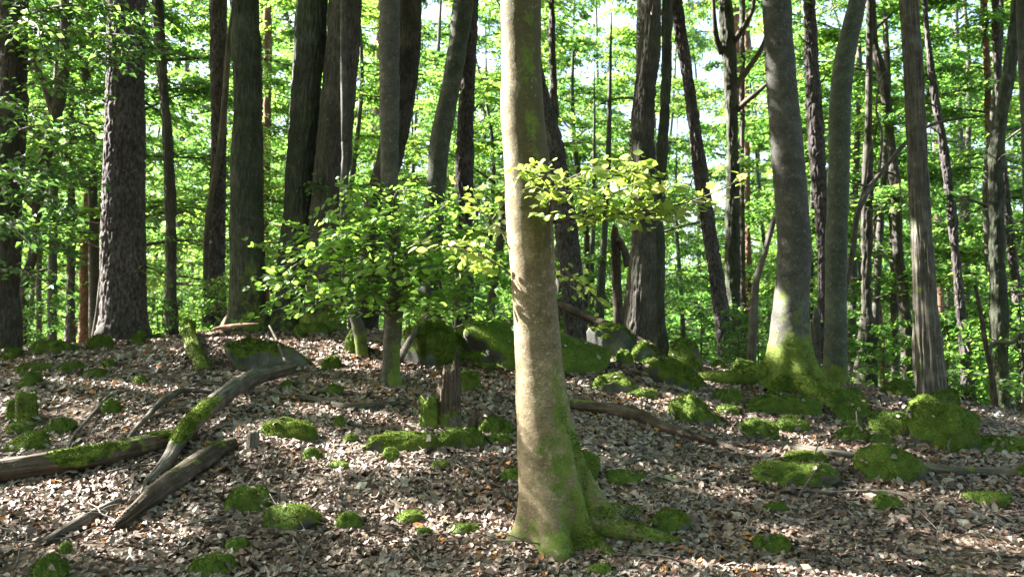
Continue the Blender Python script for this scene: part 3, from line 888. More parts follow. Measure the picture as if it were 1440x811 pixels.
T10 = tree("oak_tree", "tree", "brown furrowed oak leaning right, right one of the close oak pair",
          [(-120, 468, 512), (0, 464, 508), (100, 456, 502), (200, 446, 494), (300, 437, 486), (400, 431, 482), (455, 423, 488)], 10.2, 'brownoak', 100, 13, None, foot_moss(.8, .6))
T11 = tree("beech_tree", "tree", "slim grey beech holding the leafy green boughs, mossy at its foot",
           [(-120, 536, 565), (0, 533, 562), (150, 534, 561), (250, 536, 560), (330, 540, 563), (410, 545, 569), (440, 543, 568), (470, 539, 565), (510, 537, 563), (540, 533, 566), (562, 528, 570)], 8.3, 'beech', 60, 12, [(-60, .25, .08, 2)], foot_moss(.8, .72, -40))
T12 = tree("oak_tree", "tree", "dark oak leaning across behind the slim grey beech",
           [(-120, 564, 606), (0, 554, 594), (100, 550, 588), (200, 534, 570), (290, 515, 546), (350, 508, 540), (430, 500, 534)], 12, 'brownoak', 56, 13)
T13 = tree("beech_tree", "tree", "grey beech curving left towards its base, beside the dark straight pine",
           [(-120, 645, 675), (0, 638, 666), (125, 620, 647), (200, 605, 633), (260, 599, 627), (350, 592, 622), (440, 588, 622)], 11.6, 'greenbeech', 56, 13)
T14 = tree("pine_tree", "tree", "straight dark purple-grey pine left of the tan beech",
           [(-120, 662, 674), (0, 652, 673), (100, 646, 670), (250, 639, 667), (310, 640, 666), (440, 638, 668)], 12.4, 'pine', 60, 15)
T15 = tree("pine_tree", "tree", "dark broad pine trunk hidden behind the tan beech",
           [(-120, 700, 724), (60, 732, 756), (150, 750, 776), (200, 763, 791), (350, 784, 816), (480, 793, 828)], 11.2, 'pine', 60, 14)
tree("oak_tree", "tree", "narrow dark trunk squeezed between tan beech and broad pine", [(-120, 770, 778), (150, 774, 784), (340, 781, 793), (470, 783, 795)], 13.5, 'brownoak', 24, 12)
tree("young_tree", "tree", "thin grey stem left of the broken snag, thinner one of two", [(320, 831, 837), (370, 828, 836), (450, 827, 836)], 13, 'greenbeech', 16, 4, rough=.6)
tree("young_tree", "tree", "grey stem directly left of the broken snag, thicker one of two", [(290, 847, 856), (320, 846, 855), (380, 841, 852), (450, 836, 850)], 12.4, 'greenbeech', 18, 4.5, rough=.6)
SN = tree("dead_snag", "dead tree", "broken reddish-brown snag with a white torn limb near the stout lit oak", [(316, 861, 867), (335, 858, 871), (380, 860, 873), (430, 862, 876), (466, 861, 880)], 11.6, 'brown', 26, 3, ext=False, rough=1.3)
limb(SN, [at(884, 374, 11.6), at(878, 352, 11.6), at(872, 340, 11.55), at(870, 336, 11.5)], .05, .03, 'dead', "limb")
T17 = tree("oak_tree", "tree", "stout dark oak with bright sunlit edge, boulders at its foot",
           [(-120, 904, 929), (0, 902, 928), (75, 898, 927), (150, 890, 921), (240, 889, 921), (320, 889, 922), (405, 884, 922), (440, 881, 921), (470, 877, 922)], 10.25, 'brownoak', 90, 13, None, foot_moss(.5, .5, -20))
tree("oak_tree", "tree", "narrow dark trunk tight behind the stout sunlit oak", [(-120, 934, 946), (150, 928, 942), (300, 918, 934), (400, 918, 933), (450, 920, 935), (485, 924, 941)], 11, 'oak', 26, 12)
T18 = tree("pine_tree", "tree", "leaning pine with a sun patch, slanting up to the left",
           [(-120, 928, 946), (0, 941, 960), (125, 959, 979), (200, 969, 989), (300, 983, 1004), (405, 1000, 1020), (500, 1009, 1034)], 12.1, 'pine', 56, 15)
T19 = tree("oak_tree", "tree", "dark mossy oak with upward side limbs right of the leaning pine",
           [(-120, 1008, 1026), (0, 1011, 1029), (100, 1017, 1036), (200, 1022, 1038), (300, 1021, 1039), (400, 1021, 1040), (485, 1020, 1043)], 13.2, 'oak', 44, 12)
for pts, r in (([at(1016, 75, 13.2), at(1008, 55, 13.1), at(1004, 20, 13), at(1001, -30, 13)], .05), ([at(1034, 122, 13.2), at(1050, 100, 13.1), at(1072, 66, 13), at(1082, 30, 12.9)], .05),
               ([at(1036, 155, 13.2), at(1050, 142, 13), at(1072, 124, 12.8), at(1085, 112, 12.8)], .045), ([at(1030, 60, 13.2), at(1045, 40, 13), at(1058, 15, 12.9), at(1062, -20, 12.8)], .05)):
    limb(T19, pts, r, r * .4, 'stem')
T20 = tree("pine_tree", "tree", "thin orange pine far behind, left of the wide mossy-footed beech", [(-80, 1044, 1054), (180, 1046, 1055), (300, 1047, 1056), (430, 1049, 1060)], 19, 'redpine', 20, 17)
tree("oak_tree", "tree", "faint dark stem touching the right side of the dark mossy oak", [(-60, 1042, 1048), (250, 1040, 1047), (470, 1040, 1050)], 15, 'brownoak', 16, 12)
tree("dead_sapling", "dead tree", "thin dead grey stem leaning on the wide beech", [(305, 1086, 1093), (361, 1070, 1078), (398, 1058, 1068), (497, 1051, 1064), (512, 1050, 1064)], 10.2, 'dead', 18, 5, ext=False, rough=.7)

def beech_moss(V, h, az):
    n = fbm(V * 3, 3, 44)
    return np.clip(1.12 - h / 0.95 + 0.55 * n + 0.15 * np.cos(az - 2.6), 0, 1)
T22 = tree("beech_tree", "tree", "wide smooth grey beech with a bright mossy flared foot and spreading roots",
           [(-120, 1068, 1108), (0, 1072, 1112), (100, 1077, 1119), (200, 1083, 1128), (300, 1091, 1137), (350, 1094, 1141), (400, 1092, 1139), (440, 1087, 1138), (490, 1082, 1139), (530, 1080, 1142)], 9.25, 'beech', 110, 13,
           [(170, 1.5, .15, 10), (-78, .85, .19, 18), (-34, 1.3, .18, 18), (120, .9, .2, 6), (50, .8, .2, 6), (-128, .45, .14, 18), (-56, -.15, .25, 50), (-105, -.12, .2, 40)], beech_moss)
for a0, ln, r0 in ((176, .80, .072), (-76, .66, .07), (-34, .60, .07), (-125, .5, .045), (100, .5, .08), (40, .5, .07)):
    c = T22['base']; dx, dy = math.cos(math.radians(a0)), math.sin(math.radians(a0)); pp = []
    for q, lift in ((0.28, .13), (0.55, .07), (0.85, .03), (1.1, -.02), (1.3, -.08)):
        x, y = c[0] + dx * ln * q, c[1] + dy * ln * q
        pp.append([x, y, float(terrain(x, y)) + lift])
    V, Q, T3, _ = tube(pp, np.array([1.35, 1.15, .95, .7, .35]) * r0, 16, 36, relief('dead', int(a0 + 400), 0.5))
    mb = MB(); mb.add(V, Q, T3, moss=0.8)
    o = link("root", mb.mesh("root", M['beech'], c), T22['root'])
    mb2 = MB(); moss_tufts(mb2, V, tris_of(Q), 1800, 0.022, RNG, lambda c_, n_: np.clip(n_[:, 2] + .5, 0, 1))
    o2 = link("moss", mb2.mesh("moss", M['moss'], c, smooth=False), o); o2["kind"] = "stuff"
tuft_part(T22, 9000, 0.016, RNG, thr=0.6)
T23 = tree("pine_tree", "tree", "scaly dark pine directly right of the wide beech",
           [(-120, 1124, 1144), (0, 1129, 1147), (100, 1132, 1152), (200, 1137, 1159), (300, 1145, 1165), (350, 1148, 1166), (420, 1148, 1166), (520, 1146, 1167)], 12.2, 'pine', 56, 15)
tree("dead_snag", "dead tree", "short thin grey snag beside the smooth greenish beech", [(432, 1146, 1150), (450, 1143, 1153), (525, 1142, 1154)], 11, 'dead', 16, 3, ext=False, rough=1.2)
T24 = tree("beech_tree", "tree", "smooth greenish beech bowing left then leaning right at the top",
           [(-120, 1212, 1238), (0, 1194, 1218), (75, 1176, 1203), (125, 1168, 1198), (175, 1165, 1196), (250, 1165, 1194), (350, 1161, 1191), (450, 1160, 1190), (530, 1158, 1192)], 10.5, 'greenbeech', 80, 12, None, foot_moss(.5, .7))
T25 = tree("dead_sapling", "dead tree", "long thin crooked dead sapling with a pale tip arching behind the barkless trunk",
           [(164, 1378, 1381), (168, 1338, 1342), (180, 1298, 1303), (205, 1267, 1273), (235, 1242, 1248), (265, 1219, 1226), (300, 1202, 1210), (355, 1195, 1203), (410, 1184, 1192), (470, 1174, 1183), (527, 1167, 1179)], 11, 'dead', 14, 6, ext=False, rough=.8)
for pts in ([at(1208, 290, 11), at(1216, 255, 11), at(1222, 215, 10.9), at(1236, 190, 10.9)], [at(1243, 240, 11), at(1262, 250, 11), at(1268, 285, 11)], [at(1236, 245, 11), at(1240, 190, 11), at(1232, 150, 11), at(1240, 105, 11), at(1247, 100, 11)], [at(1222, 262, 11), at(1200, 258, 11), at(1180, 250, 11)]):
    limb(T25, pts, .016, .006, 'dead', "twig", 6)
T26 = tree("old_snag", "dead tree", "broad-footed dark snag just right of the greenish beech",
           [(200, 1216, 1226), (340, 1212, 1226), (420, 1211, 1226), (460, 1209, 1228), (500, 1205, 1231), (540, 1198, 1235)], 13, 'brownoak', 30, 9, None, foot_moss(.7, .6), rough=1.5)
T28 = tree("oak_tree", "tree", "dark wavy slim trunk left of the barkless trunk",
           [(-80, 1216, 1228), (50, 1222, 1234), (120, 1236, 1250), (200, 1247, 1259), (300, 1254, 1267), (360, 1256, 1270), (410, 1264, 1278), (530, 1268, 1284)], 14, 'brownoak', 28, 12)
tree("pine_tree", "tree", "narrow grey trunk further back, second left of the barkless trunk", [(-80, 1236, 1246), (200, 1246, 1256), (350, 1250, 1262), (440, 1252, 1264), (530, 1252, 1266)], 15.5, 'pine', 22, 14)
tree("pine_tree", "tree", "thin reddish stem far behind the broad-footed snag", [(-80, 1222, 1228), (250, 1226, 1233), (380, 1228, 1236), (530, 1238, 1248)], 17.5, 'redpine', 18, 15)
def dead_moss(V, h, az): return np.clip(0.28 * np.cos(az - math.radians(200)) + 0.1, 0, 1)
T27 = tree("dead_tree", "dead tree", "barkless pale grey dead trunk with a rotten brown base",
           [(-120, 1258, 1285), (0, 1265, 1290), (100, 1272, 1297), (200, 1276, 1302), (300, 1282, 1307), (405, 1286, 1315), (500, 1288, 1323), (556, 1290, 1329)], 9.75, 'dead', 80, 9, [(-60, .12, .2, 4), (-130, .14, .2, 6)], dead_moss)
T29 = tree("pine_tree", "tree", "slender pine leaning left, rising right of the barkless trunk",
           [(-120, 1287, 1296), (0, 1295, 1305), (62, 1300, 1311), (139, 1308, 1322), (234, 1323, 1338), (350, 1336, 1351), (427, 1342, 1358), (498, 1349, 1366), (560, 1352, 1372)], 12.5, 'pine', 40, 14)
T30 = tree("oak_tree", "tree", "dark oak curving right at the top, moss-green near the right edge",
           [(-120, 1434, 1452), (25, 1422, 1438), (92, 1413, 1428), (160, 1400, 1417), (215, 1389, 1411), (290, 1390, 1412), (368, 1391, 1412), (420, 1392, 1415), (498, 1397, 1416), (575, 1396, 1421)], 11.5, 'oak', 44, 12, None, foot_moss(2.2, .4))
tree("pine_tree", "tree", "sunlit pinkish pine rising behind the curving dark oak", [(-80, 1374, 1384), (0, 1378, 1388), (92, 1382, 1394), (185, 1386, 1397), (300, 1391, 1404), (560, 1398, 1414)], 14, 'redpine', 28, 15)
T31 = tree("beech_tree", "tree", "sunlit trunk sliver at the picture's right edge", [(-80, 1430, 1452), (60, 1431, 1452), (130, 1435, 1455), (200, 1437, 1460), (290, 1440, 1464), (520, 1446, 1472)], 10.4, 'beech', 40, 12)
T32 = tree("pine_tree", "tree", "short visible pine trunk lit on one side near the right edge", [(-80, 1390, 1402), (200, 1402, 1414), (350, 1416, 1429), (420, 1423, 1437), (465, 1427, 1442), (580, 1432, 1450)], 13, 'pine', 34, 13)
TREES[-1]['root']["label"] = "pine trunk slanting right between the curving dark oak and the right edge"
DF = tree("dead_sapling", "dead tree", "crooked bare dead sapling forking low near the curving dark oak", [(400, 1369, 1373), (440, 1376, 1382), (490, 1384, 1391), (520, 1390, 1397), (552, 1392, 1402)], 10.6, 'brown', 14, 3, ext=False, rough=.8)
limb(DF, [at(1390, 500, 10.6), at(1392, 488, 10.6), at(1402, 481, 10.6), at(1422, 482, 10.5), at(1436, 468, 10.5)], .03, .018, 'dead', "branch")
tree("young_tree", "tree", "thin curved dark stem behind the mossy boulder, bending left at the top", [(200, 480, 490), (330, 478, 488), (412, 482, 495), (462, 496, 512), (500, 501, 518), (528, 504, 524)], 9.0, 'beech', 26, 5, None, foot_moss(.45, .7))

# ---- leafy boughs of the near trees
rg = np.random.default_rng(11)
near_foliage(T0, [
    ([at(776, 313, 5.64), at(830, 303, 5.42), at(900, 297, 5.25), at(970, 284, 5.12), at(1024, 262, 5.02)], .011, 1.7),
    ([at(770, 300, 5.5), at(782, 268, 5.36), at(812, 246, 5.26), at(860, 240, 5.2), at(902, 240, 5.18)], .009, 1.75),
    ([at(800, 308, 5.5), at(840, 285, 5.3), at(890, 262, 5.1), at(930, 262, 5.0)], .007, 1.1),
    ([at(775, 300, 5.5), at(770, 262, 5.32), at(755, 246, 5.22), at(738, 250, 5.15)], .006, .7)], rg, .062, 'sprayleaf', .60, singles=235, ntw=17, nl=7, tlen=.27, tilt=.5, mask=False, flat=.2, hi=True, face=(-.5, -.35, .65))
near_foliage(T0, [
    ([at(724, 390, 5.74), at(690, 366, 5.78), at(650, 350, 5.72), at(598, 338, 5.62)], .008, 1.7),
    ([at(716, 345, 5.8), at(700, 318, 5.84), at(680, 300, 5.84), at(664, 284, 5.84)], .007, .9),
    ([at(778, 350, 5.85), at(795, 380, 6.0), at(810, 395, 6.1), at(826, 412, 6.15)], .006, .6)], rg, .060, 'sprayleaf', .60, singles=60, ntw=11, nl=6, tlen=.2, tilt=.55, mask=False, flat=.2, hi=True, face=(-.1, -.75, .6))

B = []
for (u0, v0, u1, v1, Y1, r, k) in ((552, 425, 378, 392, 7.7, .016, 1.2), (551, 400, 372, 338, 8.0, .016, 1.1), (551, 380, 420, 312, 8.2, .015, 1.0), (551, 430, 440, 420, 7.5, .014, 1.0), (555, 440, 366, 440, 8.3, .012, .4),
                                  (556, 430, 660, 400, 7.6, .015, 1.1), (556, 410, 715, 400, 8.1, .016, 1.3), (553, 370, 690, 318, 8.0, .015, 1.2), (552, 345, 640, 290, 8.5, .014, 1.0), (550, 330, 590, 268, 7.9, .014, .8),
                                  (550, 340, 500, 288, 8.0, .014, .9), (552, 370, 470, 330, 7.4, .014, 1.1), (553, 390, 600, 345, 7.3, .014, 1.1), (556, 440, 610, 425, 7.3, .012, .9), (556, 445, 500, 428, 7.6, .012, .8), (556, 420, 715, 440, 8.9, .014, .8),
                                  (552, 360, 560, 300, 7.4, .013, .9), (555, 400, 540, 370, 7.0, .013, .9), (553, 385, 640, 360, 7.2, .013, 1.0), (551, 300, 510, 240, 8.2, .01, .3), (550, 320, 470, 285, 7.8, .012, .8), (551, 350, 430, 350, 7.6, .012, .9), (554, 350, 700, 355, 8.4, .012, .9), (550, 400, 395, 415, 7.6, .012, .9)):
    a = at(u0, v0, 8.3); b = at(u1, v1, Y1); m = (a + b) / 2
    n3 = rg.normal(0, .07, 3)
    B.append(([a, a * .65 + b * .35 + n3 * .6 + UP * .06, a * .3 + b * .7 + n3 + UP * .05, b - UP * .02], r, k))
near_foliage(T11, B, rg, .068, 'sapleaf', .66, hi=True, singles=280, ntw=16, nl=9, tlen=.46, tilt=.42, flat=.13, mask=False, face=(-.1, -.5, .8))

B = []
for (u0, v0, u1, v1, Y1, k) in ((20, 40, 235, 48, 8.6, 1.3), (20, 90, 170, 90, 8.4, 1.1), (15, 20, 190, 15, 8.9, 1.0), (18, 130, 120, 120, 8.8, .9), (10, 190, 110, 175, 8.5, .9), (5, 250, 130, 250, 8.6, 1.2), (5, 290, 110, 300, 8.3, 1.1),
                                (20, 70, 240, 60, 8.4, 1.2), (20, 30, 215, 30, 8.2, 1.0), (0, 330, 100, 350, 8.8, 1.0), (0, 380, 80, 400, 8.5, .7), (-20, 60, 60, 60, 8.0, .9), (-20, 150, 60, 160, 8.1, .8), (-30, 220, 50, 250, 8.0, .9), (-30, 300, 40, 330, 8.0, .8), (15, 5, 120, -20, 8.3, 1)):
    a = at(u0, v0, 9.6); b = at(u1, v1, Y1)
    n3 = rg.normal(0, .06, 3)
    B.append(([a, a * .65 + b * .35 + n3 + UP * .08, a * .3 + b * .7 + n3 + UP * .06, b - UP * .05], .016, k))
near_foliage(T2, B, rg, .072, 'leaf', .64, singles=0, mask=False, ntw=24, nl=8, tlen=.42, tilt=.42, flat=.16, face=(0, -.4, .85))
for rec, lst in ((T10, ((455, 250, 436, 268, 9.9), (452, 430, 440, 415, 9.8), (455, 440, 470, 430, 9.8))), (T6, ((300, 400, 318, 390, 11.8), (300, 430, 290, 405, 11.7), (303, 420, 322, 410, 11.7), (300, 440, 312, 425, 11.7))),
                 (T1, ((150, 315, 60, 318, 10.2), (148, 352, 92, 340, 10.3), (205, 320, 232, 330, 10.3), (205, 375, 232, 392, 10.3)))):
    near_foliage(rec, [([at(a, b, rec['Y']), at((a + c) / 2, (b + d) / 2 - 4, (rec['Y'] + e) / 2), at(c, d, e)], .012, 1) for a, b, c, d, e in lst], rg, .06, 'leaf', .64, ntw=4 if rec is T1 else 9, nl=6, tlen=.24, mask=False)

# ---- dead stubs and twigs on the bare trunks
for rec, hs in ((T1, (2.2, 3.1, 3.9)), (T4, (.9, 1.8, 2.6, 3.5)), (T6, (1.0, 1.7, 2.5, 3.3, 4.2)), (T12, (3.0, 3.9)), (T14, (2.2, 3.0, 4.1)), (T17, (2.7, 3.6)), (T18, (1.2, 2.4, 3.4)), (T20, (1.5, 2.5, 4, 5)), (T8, (2, 3.2, 4.5)), (T23, (1.8, 2.6, 3.5, 4.3)), (T29, (1.0, 1.9, 2.8, 3.7)), (T30, (2.2, 3.0)), (TREES[3], (1.5, 2.6)), (T28, (1.4, 2.3, 3.1)), (T24, (3.2,)), (T27, (2.9,))):
    for h in hs:
        z = rec['zg'] + h; x, y = rec['axis'](z); az = rg.uniform(-2.6, .3) if rg.random() < .6 else rg.choice([0.1, 3.0]); L = rg.uniform(.12, .65); r = rg.uniform(.007, .016)
        dx = np.array([math.cos(az), math.sin(az), 0]); rt0 = float(np.interp(z, rec['C'][:, 2], rec['rad']))
        p0 = np.array([x, y, z]) + dx * rt0 * .7
        limb(rec, [p0, p0 + dx * L * .5 + UP * rg.normal(.02, .05), p0 + dx * L + UP * rg.normal(-.03, .09)], r, r * .45, 'stem', 'dead_stub', 6, 10)

# ---- crowns above the frame of the ridge trees, and the trees beside the view whose crowns shade the slope
rs = np.random.default_rng(23)
for rec, h0, h1, R in ((T2, 5.0, 13, 4.2), (T4, 6.5, 12, 3.0), (T7, 4.6, 13, 4.0), (T9, 4.6, 13, 3.8), (T10, 4.8, 13, 4.0), (T11, 4.6, 12, 3.2), (T12, 5.2, 13, 3.6), (T13, 5.4, 13, 3.6), (T17, 4.8, 13, 4.0), (T0, 4.2, 13, 3.6), (T22, 4.8, 13, 4.2), (T24, 5.2, 12, 3.4), (T19, 5.6, 12, 3.2), (T30, 5.6, 12, 3.2)):
    shade_crown(rec, rs, h0, h1, R, dens=1.45 if any(rec is q for q in (T2, T7, T9, T10, T11, T0, T13, T17)) else 1.0)
SIDE = []
for k, (x, Y, r, H, lab) in enumerate(((-8.2, 7.1, .20, 13, "beech standing beside the view, nearest of the five shading trees"), (-9.5, 10.6, .20, 14, "oak standing outside the view behind the nearest shading beech"), (-12.2, 7.3, .24, 15, "tall beech outside the view, middle of the five shading trees"),
                                (-13.2, 14.8, .22, 15, "oak outside the view, farthest back of the five shading trees"), (-16.5, 12.5, .24, 16, "tall oak outside the view, farthest from the ridge pine"))):
    c0 = 720 + 0; zb = float(terrain(x, Y))
    pr = lambda z: (405.5 - F_PX * math.tan(math.atan2(z - 1.5, Y) - PITCH))
    e = link("beech_tree" if "beech" in lab else "oak_tree", None, loc=(x, Y, zb)); tag(e, lab, "tree")
    C = np.array([[x, Y, zb - .2], [x + .1, Y, zb + H * .3], [x - .1, Y + .1, zb + H * .6], [x, Y, zb + H]])
    V, Q, T3, _ = tube(C, [r * 1.2, r, r * .8, r * .15], 24, 60, relief('oak', k + 60))
    mb = MB(); mb.add(V, Q, T3)
    link("trunk", mb.mesh("trunk", M['oak'], e.location), e)
    rec = dict(root=e, base=np.array(e.location), zg=zb, axis=lambda z, C=C: (float(np.interp(z, C[:, 2], C[:, 0])), float(np.interp(z, C[:, 2], C[:, 1]))))
    shade_crown(rec, rs, 3.6, H, 4.4, nb=34, dens=1.5)

# ------------------------------------------------------------------ background wood: young beeches with leafy crowns, slim pines
rb = np.random.default_rng(5)
def crown_variant(seed, h0, h1, R, nb, ntw, nl, leaf):
    r = np.random.default_rng(seed)
    P, D, N, boughs, tw = crown_parts(r, h0, h1, R, nb, ntw, nl, 1.15, None)
    mb = MB()
    for pts, rr in boughs:
        V, Q, T, _ = tube(np.array(pts), [rr * .9, rr * .7, rr * .5, rr * .2], 5, 7); mb.add(V, Q, T)
    sticks(mb, tw[::2], 0.008)
    C = np.array([[0, 0, -.3], [r.normal(0, .12), r.normal(0, .12), h1 * .35], [r.normal(0, .25), r.normal(0, .25), h1 * .7], [0, 0, h1 * 1.03]])
    V, Q, T, _ = tube(C, [.075, .06, .04, .012], 12, 40, relief('beech', seed, .8))
    mt = MB(); mt.add(V, Q, T)
    return (mt.mesh("trunk", M['beech' if seed % 2 else 'oak']), mb.mesh("limb", M['stem']),
            foliage_mesh("crown", P, D, N, leaf * r.uniform(.65, 1.25, len(P)), .64, r, M['leaf']))
CV = [crown_variant(100 + k, *a) for k, a in enumerate(((1.2, 10, 2.7, 24, 34, 13, .09), (2.2, 11, 3.0, 22, 38, 13, .10), (0.6, 8, 2.4, 20, 32, 13, .08),
                                                        (3.0, 13, 3.2, 24, 38, 13, .11), (0.9, 9, 3.0, 20, 38, 13, .085), (1.6, 12, 2.6, 26, 32, 13, .105)))]
def leafy(x, y, k, sc, rot, zs=1.0, label="slim leafy young beech in the bright wood beyond the ridge", group="young beeches beyond the ridge", name="young_beech"):
    e = link(name, None, loc=(x, y, float(terrain(x, y))))
    tag(e, label, "tree", group)
    e.rotation_euler = (rb.normal(0, .05), rb.normal(0, .05), rot); e.scale = (sc, sc, sc * zs)
    for nm, me in zip(("trunk", "limb", "crown"), CV[k]):
        o = link(nm, me, e)
        if nm != "trunk": o["kind"] = "stuff"
    return e
LAND = [(10, "edge oak"), (175, "thick pine"), (238, "slim curving oak"), (303, "scaly pine"), (348, "greenish oak"), (438, "leaning oak pair"), (548, "slim grey beech"), (625, "curved grey beech"), (752, "tan beech"),
        (905, "stout lit oak"), (985, "leaning pine"), (1029, "limbed dark oak"), (1110, "wide beech"), (1178, "bowed greenish beech"), (1297, "barkless trunk"), (1400, "curving dark oak")]
ORD = ["nearest one", "second from front", "third from front", "fourth from front", "fifth from front", "sixth from front", "seventh from front", "eighth from front", "ninth from front", "tenth from front", "eleventh from front", "twelfth from front", "thirteenth from front", "farthest ones"]
BACK = []
def back(e, kind):
    BACK.append((720 + e.location.x / e.location.y * F_PX, e.location.y, kind, e))
def name_back():
    bins = {}
    for u, y, kind, e in sorted(BACK, key=lambda q: q[1]):
        k = sum(u > a for a, _ in LAND)
        where = "left of the edge oak" if k == 0 else "right of the curving dark oak" if k == len(LAND) else f"between {LAND[k - 1][1]} and {LAND[k][1]}"
        n = bins.setdefault((where, kind), 0); bins[(where, kind)] += 1
        e["label"] = f"{kind} {where}, {ORD[min(n, len(ORD) - 1)]}"
# keep two bright windows of sky open, as in the photograph
OPEN = ((1000, 60, 55), (255, 100, 35))
row_spec = ((13.6, 7, 150), (16.5, 9, 120), (20, 12, 110), (25, 15, 100), (31, 19, 90), (39, 25, 80), (50, 32, 70))
nb_i = 0
for Y, cnt, _ in row_spec:
    for j in range(cnt):
        u = (j + rb.uniform(.1, .9)) / cnt * 1640 - 100
        yy = Y * rb.uniform(.93, 1.1)
        x = (u - 720) / F_PX * yy
        zq = .7 if Y < 22 else .95 if Y < 35 else 1.2
        sc = rb.uniform(.8, 1.15) * (1 + max(0, Y - 22) * .018)
        if Y < 15 and 380 < u < 1000: continue
        if abs(u - 1000) < 70 and Y < 45 and rb.random() < .75: continue
        if abs(u - 250) < 45 and Y < 45 and rb.random() < .6: continue
        e = leafy(x, yy, int(rb.integers(6)), sc, rb.uniform(0, 6.28), zq * rb.uniform(.9, 1.25)); nb_i += 1
        back(e, 'leafy young beech')
# unseen trees added round the viewer to keep the open sky off the slope
for (x, y, k, sc) in ((-4.5, -3, 0, 1.35), (1.5, -5, 1, 1.45), (6.5, -2.5, 3, 1.3), (8.5, 3, 1, 1.35), (-8, 1.5, 5, 1.4), (10.5, 8.5, 3, 1.3), (-12, -4, 1, 1.5), (12, -6, 3, 1.5), *[(12.5 * math.cos(a) * (1 + .12 * math.sin(5 * a)), 12.5 * math.sin(a) + 2.0, (0, 2, 4)[i % 3], 1.45) for i, a in enumerate(np.linspace(-3.05, .12, 19))], (-2, -10, 3, 1.5), (5, -11, 5, 1.5), (14.5, 3, 1, 1.5), (-14, 4, 3, 1.5)):
    o = leafy(x, y, k, sc, x, 1.1, "unseen tall beech added round the viewer to shade the slope", "unseen shade trees round the viewer", "beech_tree")
    o.rotation_euler = (0, 0, x)
# slim bare-stemmed trees among them
V, Q, T, _ = tube([[0, 0, -.3], [.05, 0, 4], [-.1, .05, 9], [.05, 0, 17]], [.15, .125, .11, .04], 14, 160, relief('pine', 77, .6))
pm = [MB().add(V, Q, T).mesh("trunk", M['redpine']), MB().add(V, Q, T).mesh("trunk", M['pine'])]
V, Q, T, _ = tube([[0, 0, -.3], [.25, 0, 3], [.1, .05, 7], [.5, 0, 14]], [.14, .11, .10, .03], 14, 120, relief('oak', 78, .6))
pm.append(MB().add(V, Q, T).mesh("trunk", M['brownoak']))
for j in range(13):
    u = (j + rb.uniform(.1, .9)) / 13 * 1500 - 30; yy = rb.uniform(15, 44); k = int(rb.integers(3))
    e = link("distant_pine" if k < 2 else "distant_oak", None, loc=((u - 720) / F_PX * yy, yy, float(terrain((u - 720) / F_PX * yy, yy))))
    tag(e, ("bare slim reddish pine stem among the background leaves", "bare slim grey pine stem among the background leaves", "slim dark crooked stem among the background leaves")[k], "tree", ("reddish pine stems in the background", "grey pine stems in the background", "dark stems in the background")[k])
    e.rotation_euler = (rb.normal(0, .03), rb.normal(0, .05), rb.uniform(0, 6.28)); s_ = rb.uniform(.7, 1.2); e.scale = (s_, s_, 1)
    link("trunk", pm[k], e)
    back(e, ('reddish stem', 'slim grey stem', 'dark crooked stem')[k])
name_back()

# far-off wood that closes the view low down: one mass nobody could count
Pf, Df, Nf = [], [], []
n = 60000
ang = rb.uniform(-0.75, 0.75, n); dist = rb.uniform(58, 95, n)
clump = np.stack([ang * 14, dist * .12, np.zeros(n)], -1)
hh = rb.uniform(0, 1, n) ** 1.2 * (12 + 7 * fbm(clump, 2, 61))
X = np.sin(ang) * dist; Y_ = np.cos(ang) * dist
Pf = np.stack([X, Y_, terrain(X, Y_, False) + hh], -1)
Df = nrm(rb.normal(0, 1, (n, 3))); Nf = nrm(UP * .8 + rb.normal(0, .6, (n, 3)))
o = link("far_wood", foliage_mesh("far_wood", Pf, Df, Nf, rb.uniform(.35, .75, n), .8, rb, M['leaf'])); tag(o, "far green wood closing the view behind the trunks", "wood", None, "stuff")

